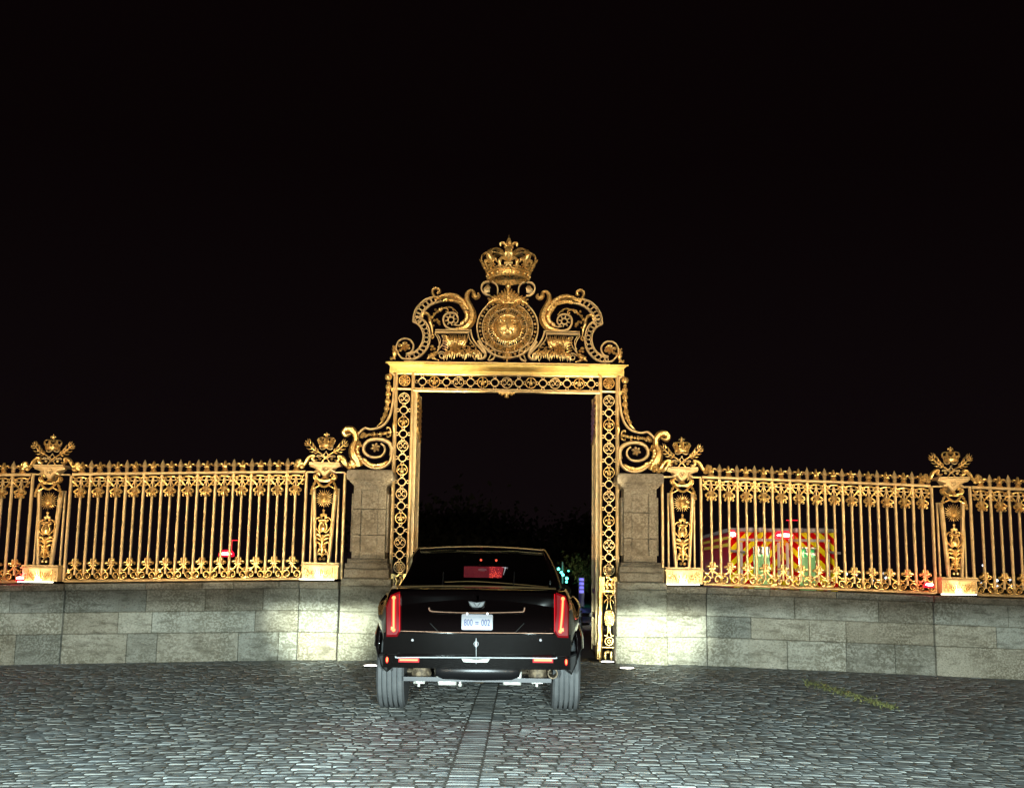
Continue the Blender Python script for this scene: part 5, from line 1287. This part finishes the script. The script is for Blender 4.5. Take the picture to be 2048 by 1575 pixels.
# ---------------------------------------------------------------- fire service vehicle behind the right railing
FD = 24.0; yaw = -R(4.5)
fx = (P(1462, 1100, FD)[0] + P(1672, 1100, FD)[0]) / 2
FV = thing('fire_ambulance', 'red and yellow chevron striped emergency box vehicle with lit green windows', 'emergency vehicle', (fx, FD, 0), yaw)
ztop = P(1566, 1056, FD)[1]; HW = (P(1672, 1100, FD)[0] - P(1462, 1100, FD)[0]) / 2
k = FD / 2200
fz_ = lambda y: ztop - (y - 165) / 6.4 * k; fxx = lambda x: (x - 1195) / 6.4 * k
b = B(); b.block(-HW + .03, HW - .03, .05, 6.6, .45, ztop - .03, .03); bd = b.build('body', 'deep_red_paint', FV, smooth=0)
b = B(); b.box(-HW + .0, HW - .0, -.0, .06, .45, fz_(215)); b.build('rear_panel', 'chevron_stripes', FV, smooth=0)
b = B(); b.block(-HW - .01, HW + .01, -.03, 6.5, fz_(212), ztop + .0, .02); b.build('roof_rim', 'grey_pole', FV, smooth=0)
for i in range(5):
    b = B(); x = (-.74, -.45, .33, .60, .86)[i]; z = fz_(188); b.box(x - .09, x + .09, -.05, -.03, z - .05, z + .05); lt = b.build('marker_lamp', 'grey_pole', FV)
    b = B(); [b.ball(x + d, -.055, z, .035, .02, .035) for d in (-.045, .045)]; b.build('lens', 'white_paint', lt)
for s_, xa, xb in ((-1, 640, 1150), (1, 1262, 1760)):
    T = None
    b = B(); b.box(fxx(xa), fxx(xb), -.03, -.001, .55, fz_(300)); d_ = b.build('rear_door', 'chevron_stripes', FV)
    b = B(); b.box(fxx(xa - 10), fxx(xb + 10), -.05, -.03, fz_(330), fz_(298))
    b.box(fxx(xb - 55 if s_ < 0 else xa - 30) + (.03 if s_ < 0 else -.02), fxx(xb - 20 if s_ < 0 else xa + 5) + (.03 if s_ < 0 else -.02), -.06, -.03, .6, fz_(345)); b.box(fxx(xa) if s_ < 0 else fxx(xb - 40), fxx(xa + 40) if s_ < 0 else fxx(xb), -.05, -.03, .6, fz_(345)); b.build('door_frame', 'white_paint', d_)
    w0_, w1_ = (fxx(820), fxx(1010)) if s_ < 0 else (fxx(1385), fxx(1580))
    b = B(); b.box(w0_ - .02, w1_ + .02, -.045, -.03, .9, fz_(395)); wd = b.build('window', 'dark_window', d_)
    b = B(); b.box(w0_, w1_, -.055, -.045, .92, fz_(520)); b.build('frosted_pane', 'frosted_green_window', wd)
    b = B()
    if s_ < 0: b.box(w0_, w1_, -.054, -.044, fz_(525), fz_(495))
    else: b.box(w0_ + .01, w0_ + .13, -.054, -.046, fz_(530), fz_(425)); b.box(w1_ - .15, w1_ - .02, -.054, -.046, fz_(470), fz_(430)); b.box(w0_, w1_, -.054, -.044, fz_(530), fz_(495))
    b.build('clear_pane', 'clear_green_window', wd)
    b = B(); hx = fxx(600) if s_ < 0 else fxx(1790); b.tube([(hx - .12, -.06, fz_(455)), (hx + .18, -.08, fz_(470))], .03); b.build('hinge', 'grey_pole', FV)
b = B(); b.box(-HW + .02, -HW + .026, .1, 6.4, fz_(300), fz_(262)); b.box(-HW + .02, -HW + .024, .2, 6.2, fz_(395), fz_(350)); b.build('side_stripe', 'yellow_stripe', FV)
b = B(); b.box(-HW + .015, -HW + .022, 2.6, 3.5, .8, fz_(430)); b.box(-HW + .01, -HW + .015, 3.8, 6.0, .8, fz_(430)); b.build('side_door', 'red_door_paint', FV)
b = B(); b.box(-.95, .95, 6.6, 8.2, .5, 1.7); b.build('cab', 'deep_red_paint', FV)
for x in (-HW + .15, HW - .15):
    for y in (1.3, 6.9):
        b = B(); b.lathe([(.3, x - .12), (.38, x - .11), (.38, x + .11), (.3, x + .12)], y, .38, 24, 'x'); b.build('wheel', 'tyre_side_rubber', FV)
def beacon(T, x, y, z, w, e, aer=True, d=.1):
    b = B(); b.lathe([(w * .9, z - .07), (w * 1.15, z - .055), (w * 1.1, z + .02), (w * .8, z + .085), (w * .3, z + .10)], x, y, 14); h_ = b.build('beacon', 'beacon_housing', T)
    b = B(); b.ball(x, y - .03, z, w, w * .98 + .04, .055, 12, 6); b.build('lamp', 'beacon_red', h_)
    if aer: b = B(); b.tube([(x + .12, y, z + .02), (x + .12, y, z + .32)], .006); b.tube([(x + .06, y, z + .33), (x + .32, y, z + .33)], .010); b.build('aerial', 'beacon_housing', T)
beacon(FV, fxx(1195), -.10, fz_(257), .19, 1, True); beacon(FV, fxx(552), -.02, fz_(250), .08, 1, False)
fw = FV.matrix_world
def fpos(x, y, z): return (fx + x * math.cos(yaw) - y * math.sin(yaw), FD + x * math.sin(yaw) + y * math.cos(yaw), z)
lamp('beacon_light', 'POINT', fpos(fxx(1195), -.6, fz_(257)), 5, (1, .03, .06), size=.1)
lamp('beacon_light', 'POINT', fpos(fxx(552), -.4, fz_(250)), 2, (1, .03, .06), size=.06)
lamp('vehicle_fill', 'SPOT', (fx - 4.2, FD - 4.2, 4.4), 800, (1, .93, .75), (fx, FD, 1.6), .1, 60, .6)  # fill lamp added to light the striped rear and the side

lamp('vehicle_fill', 'SPOT', (fx - 7.5, FD + 1.5, 4.5), 700, (1, .9, .75), fpos(-HW, 3.5, 1.4), .1, 70, .6)  # second added fill, brightens the vehicle's left side

# ---------------------------------------------------------------- police car behind the left railing
PD = 27.0; pxx, pz = P(453, 1107, PD)
PC = thing('police_car', 'dark police car behind the left railing, lit red beacon on its roof', 'car', (pxx, PD, 0))
b = B(); loft(b, [(-1.2, half([(0, .3), (.8, .3), (.86, .6), (.84, .9), (.7, .98), (0, 1.0)])), (0.2, half([(0, .25), (.86, .25), (.9, .6), (.88, .92), (.72, 1.0), (0, 1.02)])), (3.0, half([(0, .25), (.86, .25), (.9, .6), (.86, .88), (.7, .95), (0, .98)]))]); b.build('body', 'matt_black', PC)
b = B(); loft(b, [(-1.0, half([(0, .95), (.7, .95), (.68, 1.0), (.6, 1.02), (0, 1.03)])), (-.3, half([(0, .95), (.75, .95), (.68, 1.3), (.58, pz - .12), (0, pz - .09)])), (1.2, half([(0, .95), (.75, .95), (.68, 1.3), (.58, pz - .12), (0, pz - .09)])), (2.2, half([(0, .95), (.7, .95), (.68, .97), (.6, .98), (0, .99)]))]); b.build('cabin', 'matt_black', PC)
for x in (-.8, .8):
    for y in (-.4, 2.2): b = B(); b.lathe([(.24, x - .1), (.32, x - .09), (.32, x + .09), (.24, x + .1)], y, .32, 20, 'x'); b.build('wheel', 'tyre_side_rubber', PC)
beacon(PC, 0, 0, pz, .17, 1, True)
lamp('beacon_light', 'POINT', (pxx, PD - .5, pz + .35), 5, (1, .03, .06), size=.1)

# small red lamps on the coping beside the outer posts
for X, Y, w, lb in ((43, 1155, .08, 'small glowing red lamp on the wall beside the far left post'), (1857, 1168, .08, 'small glowing red lamp on the wall beside the far right post')):
    x, z = P(X, Y, DG - .12); b = B(); T = thing('warning_lamp', lb, 'lamp', (x, DG - .12, z - .05), 0, 'red lamps on the wall')
    b.lathe([(.07, 0), (.09, .012), (.06, .07), (.02, .09)], 0, 0, 12); b.build('cover', 'beacon_housing', T); b = B(); b.ball(0, -.03, .045, .065, .06, .028, 10, 6); b.build('bulb', 'beacon_red', T)
    lamp('warning_lamp_light', 'POINT', (x, DG - .26, z + .06), 2.2, (1, .02, .08), size=.04)

# in-ground uplights by the gate
for X, Y, lb, tg_ in ((742, 1329.5, 'round lit ground light in the setts left of the limousine', (-1.47, DG, 3.0)), (1215, 1322.5, 'round lit ground light in the setts at the foot of the right gate pillar', (1.62, DG, 1.6)), (1254, 1334.5, 'round lit ground light nearest the viewer, right of the gate', (1.2, DG, 4.7))):
    gx, gy = GP(X, Y + 1); gz = gdrop(gx) + .006
    T = thing('ground_light', lb, 'ground light', (gx, gy, gz), 0, 'round lights set in the paving')
    b = B(); b.lathe([(.115, -.03), (.125, 0), (.125, .008), (.10, .010)], 0, 0, 24); b.build('bezel', 'dark_chrome', T)
    b = B(); b.lathe([(.098, .0105), (.095, .013), (.0, .020)], 0, 0, 24); b.build('lens', 'white_light', T)
    lamp('ground_or_added_beam', 'SPOT', (gx, gy, gz + .06), (500 if X == 742 else 900) if X != 1254 else 2600, (1, .84, .52), tg_, .06, 21, 1)
gx, gy = GP(783, 1330); lamp('ground_or_added_beam', 'SPOT', (-1.3, 16.55, .06), 2600, (1, .84, .52), (-1.2, DG, 4.6), .06, 26, 1)  # unseen beam without a fixture behind the limousine, lights the cornice

# ---------------------------------------------------------------- beyond the gate
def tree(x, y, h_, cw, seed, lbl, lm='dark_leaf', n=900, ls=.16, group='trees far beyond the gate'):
    rnd = random.Random(seed); T = thing('tree', lbl, 'tree', (x, y, 0), 0, group)
    b = B(); b.tube([(0, 0, 0), (.05, 0, h_ * .3), (-.05, .1, h_ * .6), (.1, 0, h_ * .85)], [h_ * .03, h_ * .024, h_ * .015, .02], 7)
    cl = []
    for i in range(11):
        a = rnd.random() * 6.28; z = h_ * rnd.uniform(.4, .9); r_ = cw * rnd.uniform(.25, .8) * math.sqrt(max(.15, 1 - ((z / h_ - .6) / .45) ** 2))
        e = (r_ * math.cos(a), r_ * math.sin(a), z); b.tube([(0, 0, h_ * rnd.uniform(.25, .5)), (e[0] * .5, e[1] * .5, z * .85), e], [.06 * h_ / 6, .04 * h_ / 6, .01], 5); cl.append(e)
    b.build('trunk', 'bark', T)
    b = B()
    for i in range(n):
        c_ = rnd.choice(cl); s_ = cw * .3; p = Vector((c_[0] + rnd.gauss(0, s_), c_[1] + rnd.gauss(0, s_), c_[2] + rnd.gauss(0, s_ * .7)))
        u_ = Vector((rnd.gauss(0, 1), rnd.gauss(0, 1), rnd.gauss(0, 1))).normalized() * ls * rnd.uniform(.5, 1.2); w_ = u_.orthogonal() * .6
        b.add([tuple(p - u_), tuple(p + w_), tuple(p + u_), tuple(p - w_)], [(0, 1, 2, 3)])
    b.build('crown', lm, T, smooth=0, recalc=False)
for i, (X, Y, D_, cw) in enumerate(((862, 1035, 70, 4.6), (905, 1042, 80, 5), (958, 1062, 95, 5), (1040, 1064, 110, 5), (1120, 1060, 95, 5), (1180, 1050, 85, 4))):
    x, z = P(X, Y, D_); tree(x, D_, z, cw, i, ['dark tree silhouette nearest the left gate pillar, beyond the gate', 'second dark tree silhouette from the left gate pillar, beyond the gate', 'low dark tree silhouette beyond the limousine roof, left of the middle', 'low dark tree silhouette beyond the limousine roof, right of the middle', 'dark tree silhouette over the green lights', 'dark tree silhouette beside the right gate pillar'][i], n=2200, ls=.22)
x, z = P(1158, 1112, 44); tree(x, 44, z, 1.0, 40, 'small lit tree by the green lights right of the limousine', 'leaf', 700, .09, group=None)
lamp('tree_uplight', 'SPOT', (x - .3, 42.2, .2), 220, (1, .9, .6), (x, 44, 2.0), .1, 55, 1).data.energy = 90
Gx, Gz = P(1125, 1150, 42)
T = thing('light_string', 'string of glowing green bulbs on a pole beside the limousine roof', 'lights', (Gx, 42, 0))
pts = [P(X, Y, 42) for X, Y in ((1117, 1137), (1122.5, 1144), (1126, 1149), (1133.5, 1156), (1133, 1163), (1137, 1141))]
b = B(); b.tube([(0, .05, 0), (0, .05, Gz + .5)], .03); b.tube([(p[0] - Gx, 0, p[1]) for p in pts[:5]], .012); b.build('pole', 'grey_pole', T)
for i, p in enumerate(pts): b = B(); b.ball(p[0] - Gx, 0, p[1], (.055, .05, .055, .06, .045, .03)[i]); b.build('bulb', 'green_light', T)
lamp('green_glow', 'POINT', (Gx + .3, 41.6, Gz), 14, (.1, 1, .7), size=.2)
x, z = P(1163, 1171, 40)
T = thing('lit_pillar', 'small blue lit column in the gap right of the limousine', 'lit column', (x, 40, 0)); b = B(); b.box(-.10, .10, -.02, .1, 0, P(1163, 1154, 40)[1]); b.build('post', 'grey_pole', T)
for i in range(4): b = B(); zc_ = P(1163, 1158 + i * 8, 40)[1]; b.box(-.075, .075, -.035, -.02, zc_ - .05, zc_ + .04); b.build('light_panel', 'blue_light', T)
lamp('blue_glow', 'POINT', (x - .3, 38.5, .8), 14, (.22, .16, 1), size=.3); lamp('blue_glow', 'POINT', (P(640, 1130, 30)[0], 31, 1.3), 40, (.2, .12, 1), size=.3)
# low dark barrier across the drive and a paved road beyond
x0 = P(1158, 1235, 26)[0]
T = thing('barrier', 'low dark barrier rail on the drive beyond the gate', 'barrier', (x0, 26, 0))
b = B(); b.box(-.6, 1.3, -.03, .03, .28, .36); b.box(-.6, 1.3, -.03, .03, .08, .14); b.build('rail', 'black_steel', T)
for i in range(4): b = B(); b.tube([(-.5 + i * .55, 0, 0), (-.5 + i * .55, 0, .42)], .025); b.build('post', 'black_steel', T)
b = B(); b.add([(-2.6, 17.75, .002), (2.6, 17.75, .002), (2.6, 60, .002), (-2.6, 60, .002)], [(0, 1, 2, 3)])
dr = mat('drive_paving', (.2, .2, .19), .6); LK(dr, ramp(dr, noise(dr, coords(dr), 9, 6, .7), [(.35, (.12, .12, .115)), (.65, (.27, .27, .25))]), bsdf(dr).inputs['Base Color']); bump(dr, noise(dr, coords(dr), 22, 5), .6)
tag(b.build('drive', 'drive_paving', smooth=0), kind='structure')
b = B(); b.add([(-1.33, 17.1, .0), (1.33, 17.1, .0), (1.33, 17.75, .0), (-1.33, 17.75, .0)], [(0, 1, 2, 3)]); tag(b.build('threshold', 'drive_paving', smooth=0), kind='structure')
# far lamps showing through the right railings
rnd = random.Random(9)
for i, (X, Y, w) in enumerate(((1692, 1147, 3.4), (1712, 1148, 3), (1768, 1146, 2.6), (1772, 1155, 2.6), (1745, 1160, 2.6), (1966, 1130, 2.2), (1994, 1160, 2.8), (1995, 1172, 2.8), (2020, 1158, 2.6), (2022, 1170, 2.6), (1963, 1166, 2.2), (552, 1116, 1.6))):
    D_ = 48; x, z = P(X, Y, D_)
    T = thing('far_lamp', 'tiny distant white light seen through the railings', 'lamp', (x, D_, 0), 0, 'distant white lights through the railings')
    b = B(); b.tube([(0, .05, 0), (0, .05, z)], .02); b.build('post', 'grey_pole', T); b = B(); b.ball(0, 0, z, w * D_ / 2200, .04, w * D_ / 2200, 10, 6); b.build('globe', 'far_white_light', T)
